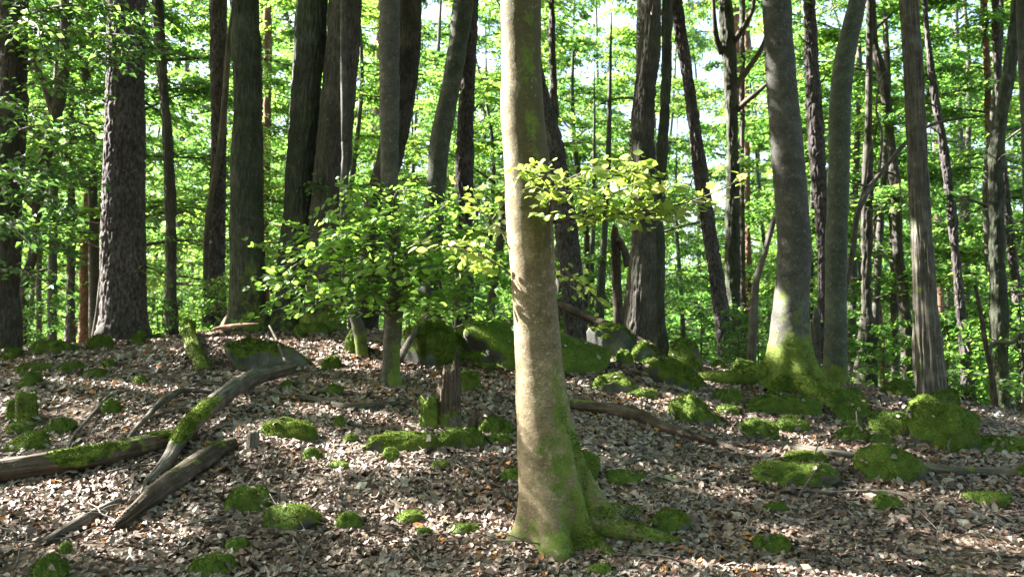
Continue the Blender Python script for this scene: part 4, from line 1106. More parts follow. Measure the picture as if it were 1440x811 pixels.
# shrubs and low seedlings
SH = []
for k in range(3):
    r = np.random.default_rng(300 + k)
    P, D, N, boughs, tw = crown_parts(r, .12, 1.5, .9, 15, 10, 9, .38, None, lean=.5)
    mb = MB()
    for pts, rr in boughs:
        V, Q, T, _ = tube(np.array(pts), [.012, .009, .006, .003], 5, 6); mb.add(V, Q, T)
    V, Q, T, _ = tube([[0, 0, -.1], [.03, 0, .7], [0, .02, 1.5]], [.018, .014, .004], 6, 8); mb.add(V, Q, T)
    SH.append((mb.mesh("stem", M['stem']), foliage_mesh("foliage", P, D, N, .075 * r.uniform(.65, 1.2, len(P)), .64, r, M['leaf'])))
for (u, Y, sc, k, lab) in ((1432, 11.6, 1.15, 0, "leafy beech shrub filling the right edge behind the curving dark oak"), (1362, 12.6, .8, 1, "low leafy shrub at the base of the left-leaning slender pine"), (1066, 11.4, .55, 2, "small leafy shrub at the foot of the leaning pine, left of the wide beech"),
                           (1038, 11.0, .45, 1, "smallest low shrub between leaning pine and wide beech"), (1242, 12.6, .75, 0, "leafy shrub right of the broad-footed snag"), (306, 11.5, .5, 2, "little leafy seedling in front of the dark scaly pine"),
                           (1180, 12.2, .7, 1, "leafy shrub behind the greenish beech foot"), (1405, 13.2, 1.2, 2, "tall leafy shrub behind the curving dark oak"), (1330, 13.5, 1.1, 0, "leafy shrub in the gap right of the barkless trunk"),
                           (60, 12.5, .6, 2, "leafy shrub in the gap between edge oak and thick pine"), (220, 12.0, .45, 0, "small leafy shrub right of the thick pine foot"), (820, 12.6, .9, 1, "leafy shrub behind the broken snag"), (985, 13, .8, 2, "leafy shrub left of the leaning pine foot"),
                           (455, 11.2, .6, 1, "leafy shrub behind the close oak pair"), (640, 11, .8, 0, "leafy shrub behind the long mossy boulder")):
    x = (u - 720) / F_PX * Y
    e = link("shrub", None, loc=(x, Y, float(terrain(x, Y)) - .02)); tag(e, lab, "shrub", "leafy shrubs beyond the boulders")
    e.rotation_euler = (0, 0, u); e.scale = (sc, sc, sc)
    link("stem", SH[k][0], e); o = link("foliage", SH[k][1], e); o["kind"] = "stuff"

# ------------------------------------------------------------------ boulders and moss cushions
import bmesh
def ico(sub):
    bm = bmesh.new(); bmesh.ops.create_icosphere(bm, subdivisions=sub, radius=1.0)
    bm.verts.ensure_lookup_table()
    V = np.array([v.co[:] for v in bm.verts]); T = np.array([[v.index for v in f.verts] for f in bm.faces]); bm.free()
    return V, T
ICO = {3: ico(3), 4: ico(4), 5: ico(5)}
rr = np.random.default_rng(77)
STONE_LEAVES = []
OBST = []; OLAB = []      # footprints that keep litter off the stones
def boulder(u0, v0, u1, v1, label, kind='moss', rough=.22, angular=0, depth=.85, tilt=0.0, name=None, cat=None, lift=0.0, group=None, Y=None, bright=False, mossy=None):
    uc = (u0 + u1) / 2
    g = ground_at(uc, v1 - (v1 - v0) * .12) if Y is None else np.array([at(uc, v1, Y)[0], Y, 0])
    Yd = g[1]
    Wd = (u1 - u0) / F_PX * Yd
    Hpx = (v1 - v0) / F_PX * Yd
    D = min(Wd * depth, Hpx * 2.2 + .12)
    cy = Yd + D * .38
    cx = (uc - 720) / F_PX * cy
    W2 = Wd * (cy / Yd) * .5
    top = at(uc, v0, cy)[2]
    zg = float(terrain(cx, cy))
    H = max(.05, (top - zg) * 1.08)
    seed = int(abs(u0 * 7 + v0 * 3)) % 9973
    sub = 5 if Wd > .55 else 4 if Wd > .14 else 3
    V, T = ICO[sub]
    d = V.copy()
    rad = 1 + 1.35 * rough * fbm(d * 1.5 + seed, 3, seed) + .16 * fbm(d * 4.0 + seed, 4, seed + 3) + .05 * np.abs(fbm(d * 11.0 + seed, 3, seed + 8))
    sq = (np.abs(d) ** 2.6).sum(1) ** (-1 / 2.6)
    P = d * (rad * (.35 + .65 * sq))[:, None]
    r = np.random.default_rng(seed)
    for _ in range(angular + (2 if Wd > .3 else 1)):
        n = nrm(r.normal(0, 1, 3) * [1, 1, .7]); c = r.uniform(.55, .8)
        over = np.maximum(0, P @ n - c); P = P - n * (over * .9)[:, None]
    P = P / np.array([np.abs(P[:, 0]).max(), np.abs(P[:, 1]).max(), P[:, 2].max()])
    # lower half sinks into the ground
    low = P[:, 2] < 0
    P[low, 2] *= .5
    P = P * [W2, D / 2, 1]
    P[:, 2] = np.where(P[:, 2] > 0, P[:, 2] * H, P[:, 2] * max(H, .12))
    P[:, 2] += tilt * P[:, 0]
    # follow the slope it lies on
    P[:, 2] += (terrain(cx + P[:, 0], cy + P[:, 1], False) - float(terrain(cx, cy, False))) * np.clip(1 - np.maximum(0, P[:, 2]) / H, 0, 1)
    a, b, c = P[T[:, 0]], P[T[:, 1]], P[T[:, 2]]
    fn = nrm(np.cross(b - a, c - a)); vn = np.zeros_like(P)
    for k in range(3): np.add.at(vn, T[:, k], fn)
    vn = nrm(vn)
    n3 = fbm(P * 5 / max(.3, Wd) + seed, 3, seed)
    thr = {'moss': -.12, 'stone': .42, 'half': .16}[kind]
    mv = np.clip((vn[:, 2] - thr) * 2.4 + .46 + n3 * 1.15, 0, 1)
    loc = np.array([cx, cy, zg + lift])
    mb = MB(); mb.add(P, None, T, moss=mv)
    nm = name or ("moss_cushion" if Wd < .3 and kind == 'moss' else "mossy_boulder")
    o = link(nm, mb.mesh(nm, M['stone']), None, loc); tag(o, label, cat or ("moss" if nm == "moss_cushion" else "boulder"), group)
    px = Wd * Hpx * (F_PX / Yd) ** 2
    n = int(np.clip(px * 2.2, 700, 12000)); size = (.009 if Yd < 6.5 else .012 if Yd < 8.5 else .016)
    mb2 = MB()
    def wf(cn, fnn): 
        return (mv[T].mean(1) > .5) * np.clip(fnn[:, 2] * .8 + .5, .05, 1) * (cn[:, 2] > -.04)
    moss_tufts(mb2, P, T, n, size, rr, wf)
    if mb2.n:
        om = link("moss", mb2.mesh("moss", M['moss' if bright else 'darkmoss'], None, smooth=False), o); om["kind"] = "stuff"
    OBST.append((cx, cy, W2, D / 2)); OLAB.append(label)
    # dead leaves that have settled on it
    ar = np.linalg.norm(np.cross(b - a, c - a), axis=1) * .5 * np.clip(fn[:, 2] - .25, 0, 1)
    m_ = int(ar.sum() * 130)
    if m_:
        kq = rr.choice(len(T), m_, p=ar / ar.sum())
        STONE_LEAVES.append((((a + b + c) / 3)[kq] + loc + fn[kq] * .012, fn[kq]))
    return o
bd = boulder
bd(-6, 490, 33, 510, "bright sunlit moss stone at the foot of the oak on the left edge", bright=True)
bd(46, 478, 112, 502, "dark flat mossy boulder left of the thick pine", angular=2)
bd(124, 471, 160, 497, "rounded moss stone touching the left foot of the thick pine", bright=True)
bd(181, 466, 205, 488, "dark round moss stone at the right foot of the thick pine")
bd(164, 468, 184, 480, "pale thin moss pad in front of the thick pine", bright=True)
bd(206, 470, 240, 479, "bright flat moss pad in the gap right of the thick pine", bright=True)
bd(25, 512, 80, 527, "long low moss mat below the edge oak's bright stone")
bd(82, 510, 122, 527, "low moss mat below the dark flat boulder")
bd(28, 524, 64, 549, "dim moss hummock below the long low moss mat")
bd(118, 518, 154, 537, "moss mat with a stick across, right of two low mats")
bd(143, 506, 166, 521, "small dark moss knob under the thick pine")
bd(188, 528, 210, 546, "faint moss scrap on leaves between pine and upright mossy log")
bd(12, 606, 74, 641, "big round moss hummock at the far left below the little stumps", bright=True)
bd(10, 594, 56, 612, "narrow moss strip above the big left hummock")
bd(66, 588, 112, 612, "dark moss patch right of the narrow moss strip")
bd(145, 560, 172, 586, "dark moss clump under crossing twigs on the left slope")
bd(294, 478, 456, 527, "long dark mossy ledge stone with a bare grey patch", kind='half', angular=3, depth=.4)
bd(414, 455, 466, 475, "moss mat at the foot of the close oak pair", bright=True)
bd(360, 588, 449, 624, "long bright moss hump beside the short leaning stump", bright=True, depth=.5)
bd(394, 534, 417, 552, "moss clump under the cut end of the diagonal log")
bd(424, 630, 458, 653, "round dark moss cushion beside sunlit leaves, above the pair of foreground humps")
bd(462, 650, 496, 665, "small flat bright moss cushion in the sunlit leaf band", bright=True)
bd(469, 585, 491, 606, "small bright moss cushion alone in the middle of the slope", bright=True)
bd(312, 684, 390, 727, "moss hump with a dark corner, upper of the foreground pair", bright=True)
bd(366, 711, 458, 757, "broad rounded moss hump, lower of the foreground pair", bright=True)
bd(472, 720, 515, 751, "bright round moss cushion right of the foreground pair", bright=True)
bd(320, 757, 358, 781, "small dim moss cushion under the foreground pair")
bd(266, 780, 337, 818, "yellow-green moss clump cut by the bottom edge", bright=True)
bd(48, 782, 108, 822, "dark moss hump at the lower left corner")
bd(90, 765, 110, 779, "tiny bright moss tuft above the lower left corner hump", bright=True)
bd(504, 608, 622, 643, "long mossy log-like hump in front of the broken stump", bright=True, depth=.4)
bd(482, 611, 508, 628, "small bright moss tip at the left end of the long hump", bright=True)
bd(537, 630, 563, 654, "small round yellow moss ball below the long hump", bright=True)
bd(618, 602, 686, 639, "smooth moss hump at the right foot of the broken stump")
bd(556, 718, 602, 743, "sunlit bright moss cushion beside the pale stone", bright=True)
bd(625, 737, 677, 759, "pale flat stone with a mossy front edge in the sun", kind='stone', cat="stone", name="flat_stone")
bd(585, 746, 612, 760, "dull mossy pebble left of the pale flat stone", kind='half', cat="stone", name="flat_stone")
bd(606, 648, 634, 663, "thin grey-green moss scrap in the middle of the leaves")
bd(638, 520, 679, 555, "squarish moss boulder right of the broken stump", angular=2, bright=True)
bd(556, 452, 656, 524, "big dark mossy boulder under the leafy boughs", angular=3)
bd(634, 454, 872, 532, "huge long flat mossy boulder passing behind the tan beech", angular=2, depth=.5, tilt=-.10, bright=True)
bd(816, 457, 902, 494, "angular grey boulder with a mossy crest and bare face", kind='stone', angular=4, Y=9.75, depth=.5)
bd(876, 480, 928, 507, "left of two blocky boulders before the stout lit oak", angular=4, kind='half', Y=9.55)
bd(926, 478, 988, 507, "right of two blocky boulders before the stout lit oak", angular=4, kind='half', Y=9.55)
bd(862, 492, 892, 512, "small moss stone tucked under the blocky boulders", Y=9.4)
bd(904, 502, 998, 552, "wide flat-topped mossy boulder below the blocky pair", angular=3, bright=True)
bd(896, 504, 930, 519, "low moss stone at the upper left of the flat-topped boulder")
bd(830, 524, 905, 559, "table-like moss boulder with a sunlit yellow top", angular=2, bright=True)
bd(878, 546, 928, 564, "thin dark moss stone right of the sunlit table boulder")
bd(938, 559, 1020, 604, "slanting moss boulder with a light upper edge", tilt=-.25, bright=True)
bd(848, 662, 908, 684, "low moss strip behind the right root of the tan beech")
bd(664, 583, 724, 618, "moss slab beside the leaning shard left of the tan beech", angular=1)
bd(680, 610, 724, 630, "lower moss slab touching the tan beech's left side")
bd(788, 634, 846, 684, "bright moss knob behind the tan beech's right root", bright=True)
bd(908, 717, 970, 757, "squat moss hump at the end of the tan beech's right root", bright=True)
bd(698, 658, 737, 682, "small moss patch just left of the tan beech's foot")
bd(1053, 752, 1112, 787, "moss cushion alone at the bottom right foreground", bright=True)
bd(1050, 650, 1184, 693, "large flat mossy slab with twigs lying over it", depth=.6, bright=True)
bd(1198, 627, 1304, 685, "flat-faced mossy boulder at the end of the dark log", angular=6, bright=True)
bd(1273, 568, 1374, 643, "big conical bright mossy boulder", rough=.15, bright=True)
bd(1272, 557, 1330, 588, "rounded moss boulder just behind the big conical one", bright=True)
bd(1298, 549, 1358, 585, "dark moss boulder rearmost beside the barkless trunk")
bd(1231, 536, 1292, 564, "dark flat block left of the barkless trunk's base", angular=4)
bd(1166, 564, 1228, 594, "smooth dark moss boulder right below the beech roots")
bd(1148, 549, 1212, 572, "light moss boulder at the tip of the beech's front roots", bright=True)
bd(1040, 556, 1156, 590, "long mossy bank stone under the spreading beech roots", depth=.4)
bd(1086, 587, 1142, 614, "dark moss boulder in the leaves below the long bank stone")
bd(1034, 590, 1094, 624, "pointed greenish stone leaning left, below the beech roots", kind='half', angular=3, tilt=-.2)
bd(1170, 600, 1224, 626, "elongated dark moss stone above the dark log")
bd(1178, 589, 1212, 604, "small moss stone between smooth and elongated stones")
bd(1216, 580, 1284, 620, "rough mossy boulder left of the big conical boulder", angular=2)
bd(998, 546, 1046, 573, "upper moss stone of two at the left root of the wide beech")
bd(1002, 570, 1046, 588, "lower moss stone of two at the left root of the wide beech")
bd(1018, 505, 1062, 532, "low moss stone left of the wide beech's trunk")
bd(1348, 692, 1417, 716, "low moss mat alone near the right edge foreground")
bd(1342, 614, 1446, 643, "wide flat moss mat right of the big conical boulder")
bd(1220, 695, 1262, 720, "moss lump under the thin fallen branch")
bd(1066, 705, 1106, 727, "small moss lump left of the thin fallen branch")
bd(1092, 636, 1168, 662, "bright moss stone showing under the dark log", bright=True)
bd(1218, 612, 1256, 630, "small moss stone on top of the flat-faced boulder's rear")
bd(1328, 581, 1374, 602, "low moss stone right behind the conical boulder")
bd(823, 796, 862, 815, "bright moss tuft at the bottom edge under the tan beech", bright=True)
bd(1184, 545, 1212, 562, "moss clump at the foot of the greenish beech")
bd(995, 506, 1022, 522, "small moss stone below the leaning pine")
bd(486, 455, 520, 505, "dark moss stone at the foot of the thin curved stem", angular=2)
bd(452, 500, 480, 524, "dark moss stone at the right end of the long ledge")
bd(1420, 655, 1450, 680, "dark moss stone at the right edge by the dark log end")
bd(455, 540, 485, 562, "dim moss clump where the dark crooked branch begins")

# small far stones on the crest
# ------------------------------------------------------------------ logs, stumps, branches
def log(name, cat, label, path, bark='brown', seg=28, moss=None, rough=1.6, sink=.28, lift=None, branches=(), n=None, splinter=False, tufts=0, group=None, bright=True):
    """path: (u, v, radius px [, lift m]) laid on the ground"""
    P, R = [], []
    for q in path:
        g = ground_at(q[0], q[1]); r = q[2] / F_PX * g[1]
        g = g + np.array([0, r * .5, r * (1 - sink) + (q[3] if len(q) > 3 else 0)]); P.append(g); R.append(r)
    P, R = np.array(P), np.array(R) * .78
    L = np.linalg.norm(np.diff(P, axis=0), axis=1).sum()
    base = P.mean(0); base[2] = P[:, 2].min() - R.max()
    seed = int(abs(path[0][0] * 3 + path[0][1])) % 991
    rel = relief('dead', seed, rough)
    def disp(dirs, s, r, b):
        d = rel(dirs, s, r, b)
        if splinter:
            e = np.clip(1 - s / (.28 * L), 0, 1)
            a = np.arctan2(dirs[..., 2], dirs[..., 0] + dirs[..., 1])
            d = d - r * e * (.45 + .4 * np.sin(a * 5 + seed))
        return d
    V, Q, T3, info = tube(P, R, seg, n or int(np.clip(L / .02, 12, 160)), disp)
    s = np.concatenate([np.repeat(info['s'], seg), [0, L]])
    th = np.concatenate([np.tile(np.arange(seg) * 2 * math.pi / seg, len(info['s'])), [0, 0]])
    ri = np.concatenate([np.repeat(info['r'], seg), [0, 0]])
    mv = moss(V, s / L) if moss else np.zeros(len(V))
    top = np.clip((V[:, 2] - np.interp(s, info['s'], info['C'][:, 2])) / np.maximum(ri, .004) * .6 + .5, 0, 1)
    mv = np.clip(mv * (.05 + 1.05 * top) + (mv > .1) * .55 * fbm(V * 9, 3, 31), 0, 1)
    mb = MB(); mb.add(V, Q, T3, moss=mv, grain=s, girth=np.abs(th - math.pi) * np.mean(R))
    o = link(name, mb.mesh(name, M[bark], base), None, base); tag(o, label, cat, group)
    if tufts:
        T = tris_of(Q); k = mv[T].mean(1) > .5
        if k.sum() > 5:
            m2 = MB(); moss_tufts(m2, V, T[k], tufts, .016, rr, lambda c, nn: np.clip(nn[:, 2] + .6, .03, 1))
            om = link("moss", m2.mesh("moss", M['moss' if bright else 'darkmoss'], base, smooth=False), o); om["kind"] = "stuff"
    for br in branches:
        pts = []
        for (u, v, lf) in br[0]:
            g = ground_at(u, v); pts.append(g + np.array([0, 0, lf]))
        V, Q, T3, i2 = tube(pts, np.linspace(br[1], br[1] * .45, len(pts)), 8, 24, relief('dead', seed + 3, .6))
        m3 = MB(); m3.add(V, Q, T3, grain=np.concatenate([np.repeat(i2['s'], 8), [0, 0]]))
        link("branch", m3.mesh("branch", M[bark], base), o)
    return o
def mrange(*spans):
    def f(V, s):
        m = np.zeros(len(s))
        for a, b, amt in spans:
            m = np.maximum(m, amt * np.clip(np.minimum(s - a, b - s) / .14 + .45, 0, 1))
        return m + .15 * fbm(V * 6, 2, 9)
    return f
log("fallen_log", "log", "long half-rotten log at the left edge with a hanging moss tuft", [(-60, 692, 23), (0, 682, 22), (60, 672, 21), (130, 660, 20), (190, 645, 18), (240, 632, 17), (272, 622, 13)], 'brown', 36, mrange((.32, .60, 1.1), (.60, 1.0, .42)), tufts=5200, bright=False)
log("fallen_log", "log", "grey barkless diagonal log with a mossy middle and cut upper end", [(206, 684, 8), (232, 664, 11, .03), (258, 632, 14, .08), (300, 596, 15, .10), (352, 560, 14, .10), (408, 540, 12, .09)], 'dead', 34, mrange((.16, .52, 1.15)), rough=1.2, tufts=3800,
    branches=(([(404, 540, .12), (398, 528, .17), (388, 512, .22), (378, 500, .27)], .018), ([(408, 540, .1), (428, 533, .07), (448, 534, .03)], .014)))
log("fallen_log", "log", "short thick rotten log with a splintered lower end", [(158, 752, 13), (182, 738, 19), (215, 712, 20), (262, 676, 19), (300, 650, 17), (328, 634, 12)], 'brown', 36, mrange((.3, 1.0, .36)), rough=1.3, splinter=True, tufts=600, bright=False)
log("fallen_branch", "branch", "short grey-barked log piece lying in the sun patch at the left", [(62, 768, 7), (90, 752, 9), (125, 735, 10), (168, 712, 8)], 'dead', 22, rough=1.2)
log("mossy_log", "log", "upright-looking mossy log pointing down the slope below the slim curving oak", [(264, 466, 9, .10), (262, 482, 11, .06), (270, 502, 12, .02), (284, 527, 12)], 'beech', 30, mrange((-.1, 1.1, 1.2)), tufts=5000)
log("fallen_branch", "branch", "dark crooked branch running right from the diagonal log's end", [(350, 563, 4), (400, 562, 5), (440, 566, 6), (482, 578, 7), (520, 577, 7), (575, 570, 5)], 'stem', 18, rough=1.2)
log("fallen_branch", "branch", "long dark branch descending right from behind the tan beech", [(770, 570, 9, .02), (820, 582, 10, .02), (870, 590, 10.5, .03), (905, 600, 10, .03), (930, 610, 9, .02), (975, 624, 8, .02), (1020, 634, 6, .01), (1060, 648, 4)], 'brown', 22, mrange((.1, .3, .4)), rough=1.4, tufts=0)
log("fallen_log", "log", "dark rotten log lying between the flat slab and flat-faced boulder", [(1080, 628, 5), (1110, 634, 9), (1160, 646, 10), (1212, 652, 9)], 'stem', 24, rough=1.2)
log("fallen_log", "log", "dark log half buried in leaves at the right edge", [(1300, 664, 8), (1345, 670, 9), (1395, 672, 9), (1470, 676, 9)], 'stem', 24, mrange((.2, .5, .4)), rough=1.2)
log("fallen_branch", "branch", "thin dark fallen branch in front of the flat-faced boulder", [(1132, 694, 4), (1170, 698, 5), (1215, 696, 5), (1262, 698, 5), (1290, 708, 4), (1330, 728, 3), (1365, 738, 2)], 'stem', 14, rough=1.2)
log("fallen_branch", "branch", "crooked thin branch leaning on the left logs", [(168, 640, 3), (186, 616, 4, .03), (206, 598, 5, .04), (228, 576, 5, .05), (256, 562, 5, .05), (300, 560, 4, .03)], 'dead', 12, rough=1.0,
    branches=(([(228, 576, .05), (250, 566, .07), (272, 552, .06), (292, 545, .05), (340, 546, .03)], .012), ([(205, 598, .05), (235, 588, .05), (262, 582, .05), (290, 590, .04)], .012)))
log("fallen_branch", "branch", "straight grey stick crossing the leaves beside the moss clump at the left", [(86, 652, 2), (104, 618, 3, .02), (130, 590, 3, .03), (152, 565, 3, .03), (162, 560, 2)], 'dead', 10)
log("fallen_branch", "branch", "pale bleached branch piece above the big left hummock", [(40, 605, 3), (70, 605, 4), (95, 608, 3)], 'dead', 10)
log("fallen_branch", "branch", "dry branch with pale end right of the dark conical boulder's rear", [(1370, 596, 3), (1395, 604, 4), (1430, 612, 5), (1460, 620, 4)], 'dead', 12)
log("fallen_branch", "branch", "weathered branch behind the flat block by the barkless trunk", [(1240, 572, 3), (1270, 566, 5), (1300, 556, 4)], 'dead', 12)
log("fallen_branch", "branch", "forked dead branch on leaves below the long dark branch", [(880, 632, 3), (905, 636, 5), (935, 646, 5), (965, 652, 3)], 'dead', 12, branches=(([(905, 636, .03), (895, 645, .04), (885, 655, .03)], .012),))

def air(name, cat, label, pts, bark, seg=12, rough=.8, n=24, moss=None):
    """a stick leaning free of the ground: (u, v, depth, radius px)"""
    P = np.array([at(u, v, Y) for u, v, Y, r in pts]); R = [r / F_PX * Y for u, v, Y, r in pts]
    V, Q, T3, i = tube(P, R, seg, n, relief('dead', int(pts[0][0]) % 97, rough))
    base = P[np.argmin(P[:, 2])].copy()
    mb = MB(); mb.add(V, Q, T3, moss=moss or 0.0, grain=np.concatenate([np.repeat(i['s'], seg), [0, 0]]), girth=np.concatenate([np.tile(np.arange(seg) * .01, n), [0, 0]]))
    o = link(name, mb.mesh(name, M[bark], base), None, base); tag(o, label, cat); return o
air("leaning_log", "log", "long grey log leaning over the angular grey boulder", [(776, 422, 11, 4), (800, 433, 10.8, 5), (830, 448, 10.6, 5), (858, 457, 10.3, 5.5), (890, 474, 10.0, 4.5), (925, 489, 9.85, 3)], 'brown', 20, 1.4, n=60)
air("leaning_branch", "branch", "pale lichen-grey stick propped against the dark boulder", [(562, 507, 8.5, 4.5), (570, 490, 8.65, 4.5), (582, 470, 8.8, 4), (597, 452, 8.95, 3.5), (603, 444, 9.0, 3)], 'dead', 14)
air("splintered_wood", "broken wood", "orange splintered wood shard lying before the greenish oak", [(300, 463, 9.8, 2), (318, 460, 9.8, 3.2), (340, 457, 9.75, 2.5), (366, 455, 9.7, .8)], 'splinter', 14, 1.4)
air("splintered_wood", "broken wood", "upright torn brown stub between scaly pine and greenish oak", [(314, 470, 10.6, 6), (319, 452, 10.6, 5), (325, 438, 10.6, 2)], 'splinter', 14, 1.6)

def stump(name, label, u, vb, vt, wpx, bark, moss=None, jag=.25, lean=0.0, tufts=0, spire=None, foot=1.0):
    g = ground_at(u, vb); Y = g[1] + .03
    r = wpx / 2 / F_PX * Y; H = (vb - vt) / F_PX * Y
    seg = 32; n = max(12, int(H / .015))
    P = [[g[0], Y, g[2] - .08], [g[0] + lean * H * .4, Y, g[2] + H * .4], [g[0] + lean * H, Y, g[2] + H]]
    rel = relief('dead', int(u) % 97, 1.1)
    def disp(dirs, s, rd, b):
        h = np.clip((b[..., 2] - g[2]) / H, 0, 1)
        return rel(dirs, s, rd, b) + rd * (foot - 1) * np.exp(-h * 5) * (.6 + .6 * np.abs(np.sin(np.arctan2(dirs[..., 1], dirs[..., 0]) * 2.5 + u)))
    V, Q, T3, i = tube(P, [r * 1.05, r, r * .85], seg, n, disp, cap=True, ref=np.array([0, 1.0, 0]))
    # jagged rim
    k = n * seg; az = np.arctan2(V[:, 1] - Y, V[:, 0] - g[0])
    h = np.clip((V[:, 2] - g[2]) / H, 0, 1.2)
    j = jag * H * (fbm(np.stack([np.cos(az) * 2.2, np.sin(az) * 2.2, az * 0 + u], -1), 3, 5) * 1.2 - .35)
    if spire is not None: j = j + spire * H * np.exp(-((np.angle(np.exp(1j * (az - .2)))) / .35) ** 2) - spire * H * .25
    V[:, 2] += j * np.clip((h - .55) / .45, 0, 1)
    V[k + 1, 2] -= H * .3
    mv = moss(V, h) if moss else np.zeros(len(V))
    base = np.array([g[0], Y, g[2]])
    mb = MB(); mb.add(V, Q, T3, moss=mv, grain=V[:, 2], girth=az * r)
    o = link(name, mb.mesh(name, M[bark], base, smooth=True), None, base); tag(o, label, "stump")
    if tufts:
        T = tris_of(Q); kk = mv[T].mean(1) > .5
        if kk.sum() > 5:
            m2 = MB(); moss_tufts(m2, V, T[kk], tufts, .016, rr); om = link("moss", m2.mesh("moss", M['darkmoss'], base, smooth=False), o); om["kind"] = "stuff"
    return o
stump("broken_stump", "tall jagged broken stump with a spire, left of the tan beech", 627, 598, 506, 31, 'brown', lambda V, h: np.clip(.75 - h * 1.3, 0, 1), .18, .05, 1500, .42, 1.35)
stump("broken_stump", "low mossy decayed stump half hugging the tall jagged stump's left", 604, 602, 558, 26, 'brown', lambda V, h: np.clip(.75 + 0 * h, 0, 1), .35, -.05, 1600, None, 1.3)
stump("broken_stump", "small grey knob at the tall jagged stump's right foot", 640, 604, 584, 16, 'dead', None, .2, 0, 0)
stump("broken_stump", "short dark shard leaning right beside the jagged stump", 662, 606, 574, 12, 'brown', lambda V, h: .4 + 0 * h, .4, .3, 0)
stump("tree_stump", "squared mossy stump at the far left, wider one of two", 34, 592, 551, 27, 'brown', lambda V, h: .62 + 0 * h, .08, 0, 2200)
stump("tree_stump", "squat dark mossy stump at the far left, narrower one of two", 14, 592, 562, 16, 'brown', lambda V, h: .7 + 0 * h, .15, 0, 900)
stump("tree_stump", "short leaning pale stub at the left end of the bright moss hump", 354, 634, 607, 17, 'dead', lambda V, h: .3 + 0 * h, .2, .05, 0)
stump("tree_stump", "torn dark root stub on top of the upright-looking mossy log", 266, 474, 456, 14, 'brown', lambda V, h: .3 + 0 * h, .6, .05, 0)

# scattered twigs: small, dry, all alike
rt = np.random.default_rng(99)
TW = []
for k in range(7):
    n = rt.integers(4, 7); L = 1.0
    P = np.stack([np.linspace(0, L, n), np.cumsum(rt.normal(0, .07, n)), np.abs(np.cumsum(rt.normal(0, .025, n)))], -1)
    V, Q, T3, i = tube(P, np.linspace(.011, .005, n), 6, 18, relief('dead', 5 + k, .7)); mb = MB(); mb.add(V, Q, T3, grain=np.concatenate([np.repeat(i['s'], 6), [0, 0]]))
    for _ in range(int(rt.integers(1, 3))):
        j = int(rt.integers(1, n - 1)); a = P[j]; sg = rt.choice([-1, 1])
        V, Q, T3, i = tube([a, a + [.12, .1 * sg, .05], a + [.28, .2 * sg, .08]], [.007, .005, .003], 5, 8); mb.add(V, Q, T3, grain=0.0)
    TW.append((mb, {}))
twm = [[mb.mesh("fallen_twig", M[b]) for mb, _ in TW] for b in ('dead', 'stem')]
TUSED = set()
for k in range(120):
    u = rt.uniform(-60, 1500); v = 500 + 320 * rt.random() ** .8
    g = ground_at(u, v)
    if g[1] > 12: continue
    dk = int(rt.integers(2))
    o = link("fallen_twig", twm[dk][int(rt.integers(7))], None, g + [0, 0, .015])
    s_ = rt.uniform(.15, .55)
    o.scale = (s_, s_, s_ * 1.1); az = rt.uniform(0, 6.28)
    sl = (float(terrain(g[0] + .1 * math.cos(az), g[1] + .1 * math.sin(az), False)) - float(terrain(g[0], g[1], False))) / .1
    o.rotation_euler = (0, -math.atan(sl) - abs(rt.normal(0, .08)), az)
    near = [l for _, l in sorted((math.hypot(a - g[0], b - g[1]), l) for (a, b, *_), l in zip(OBST, OLAB) if len(l.split()) <= 11)]
    near = next((l for l in near[:8] if (dk, l) not in TUSED), near[0]); TUSED.add((dk, near))
    tag(o, ('pale', 'dark')[dk] + ' dry twig near the ' + near, "twig", ("pale dry twigs on the leaves", "dark dry twigs on the leaves")[dk])
e = None
UT = ['before the long bank stone under the beech roots', 'by the dark elongated moss stone', 'over the dark rotten log', 'against the big conical boulder', 'slanting over the large flat slab', 'at the long mossy ledge stone', 'under the dark log at the right edge', 'on open leaves right of the tan beech', 'at the pointed greenish stone']
for (u, v, du, dv, L) in ((1066, 565, 2, -32, 1), (1210, 606, -6, -28, 1), (1140, 652, 12, -30, 1), (1340, 640, -4, -24, 1), (1118, 700, 40, -52, 1), (385, 520, -6, -26, 1), (1310, 684, -12, -28, 1), (1005, 720, -18, -36, 1), (1042, 608, -6, -20, 1)):
    g = ground_at(u, v); Y = g[1]; b = at(u + du, v + dv, Y + .02)
    P = np.array([g - [0, 0, .03], (g + b) / 2 + rt.normal(0, .012, 3), b])
    V, Q, T3, i = tube(P, [.008, .007, .004], 6, 12); mb = MB(); mb.add(V, Q, T3)
    o = link("standing_twig", mb.mesh("standing_twig", M['dead'], g), None, g); tag(o, "bare pale upright twig " + UT.pop(0), "twig", "upright bare twigs")

# ------------------------------------------------------------------ leaf litter
rl = np.random.default_rng(31)
N0 = 215000
Yl = np.sqrt(rl.uniform(3.9 ** 2, 13.2 ** 2, N0)); Yl = np.where(rl.random(N0) < .35, rl.uniform(4.2, 8.5, N0), Yl)
Xl = rl.uniform(-1, 1, N0) * (Yl * .535 + .9)
dens = fbm(np.stack([Xl * .8, Yl * .8, Xl * 0], -1), 3, 71)
k = (rl.random(N0) < np.clip(.66 + dens * 1.1, .12, 1))
k &= ~((Xl < -1.5) & (Yl > 12.0)) 
Xl, Yl = Xl[k], Yl[k]
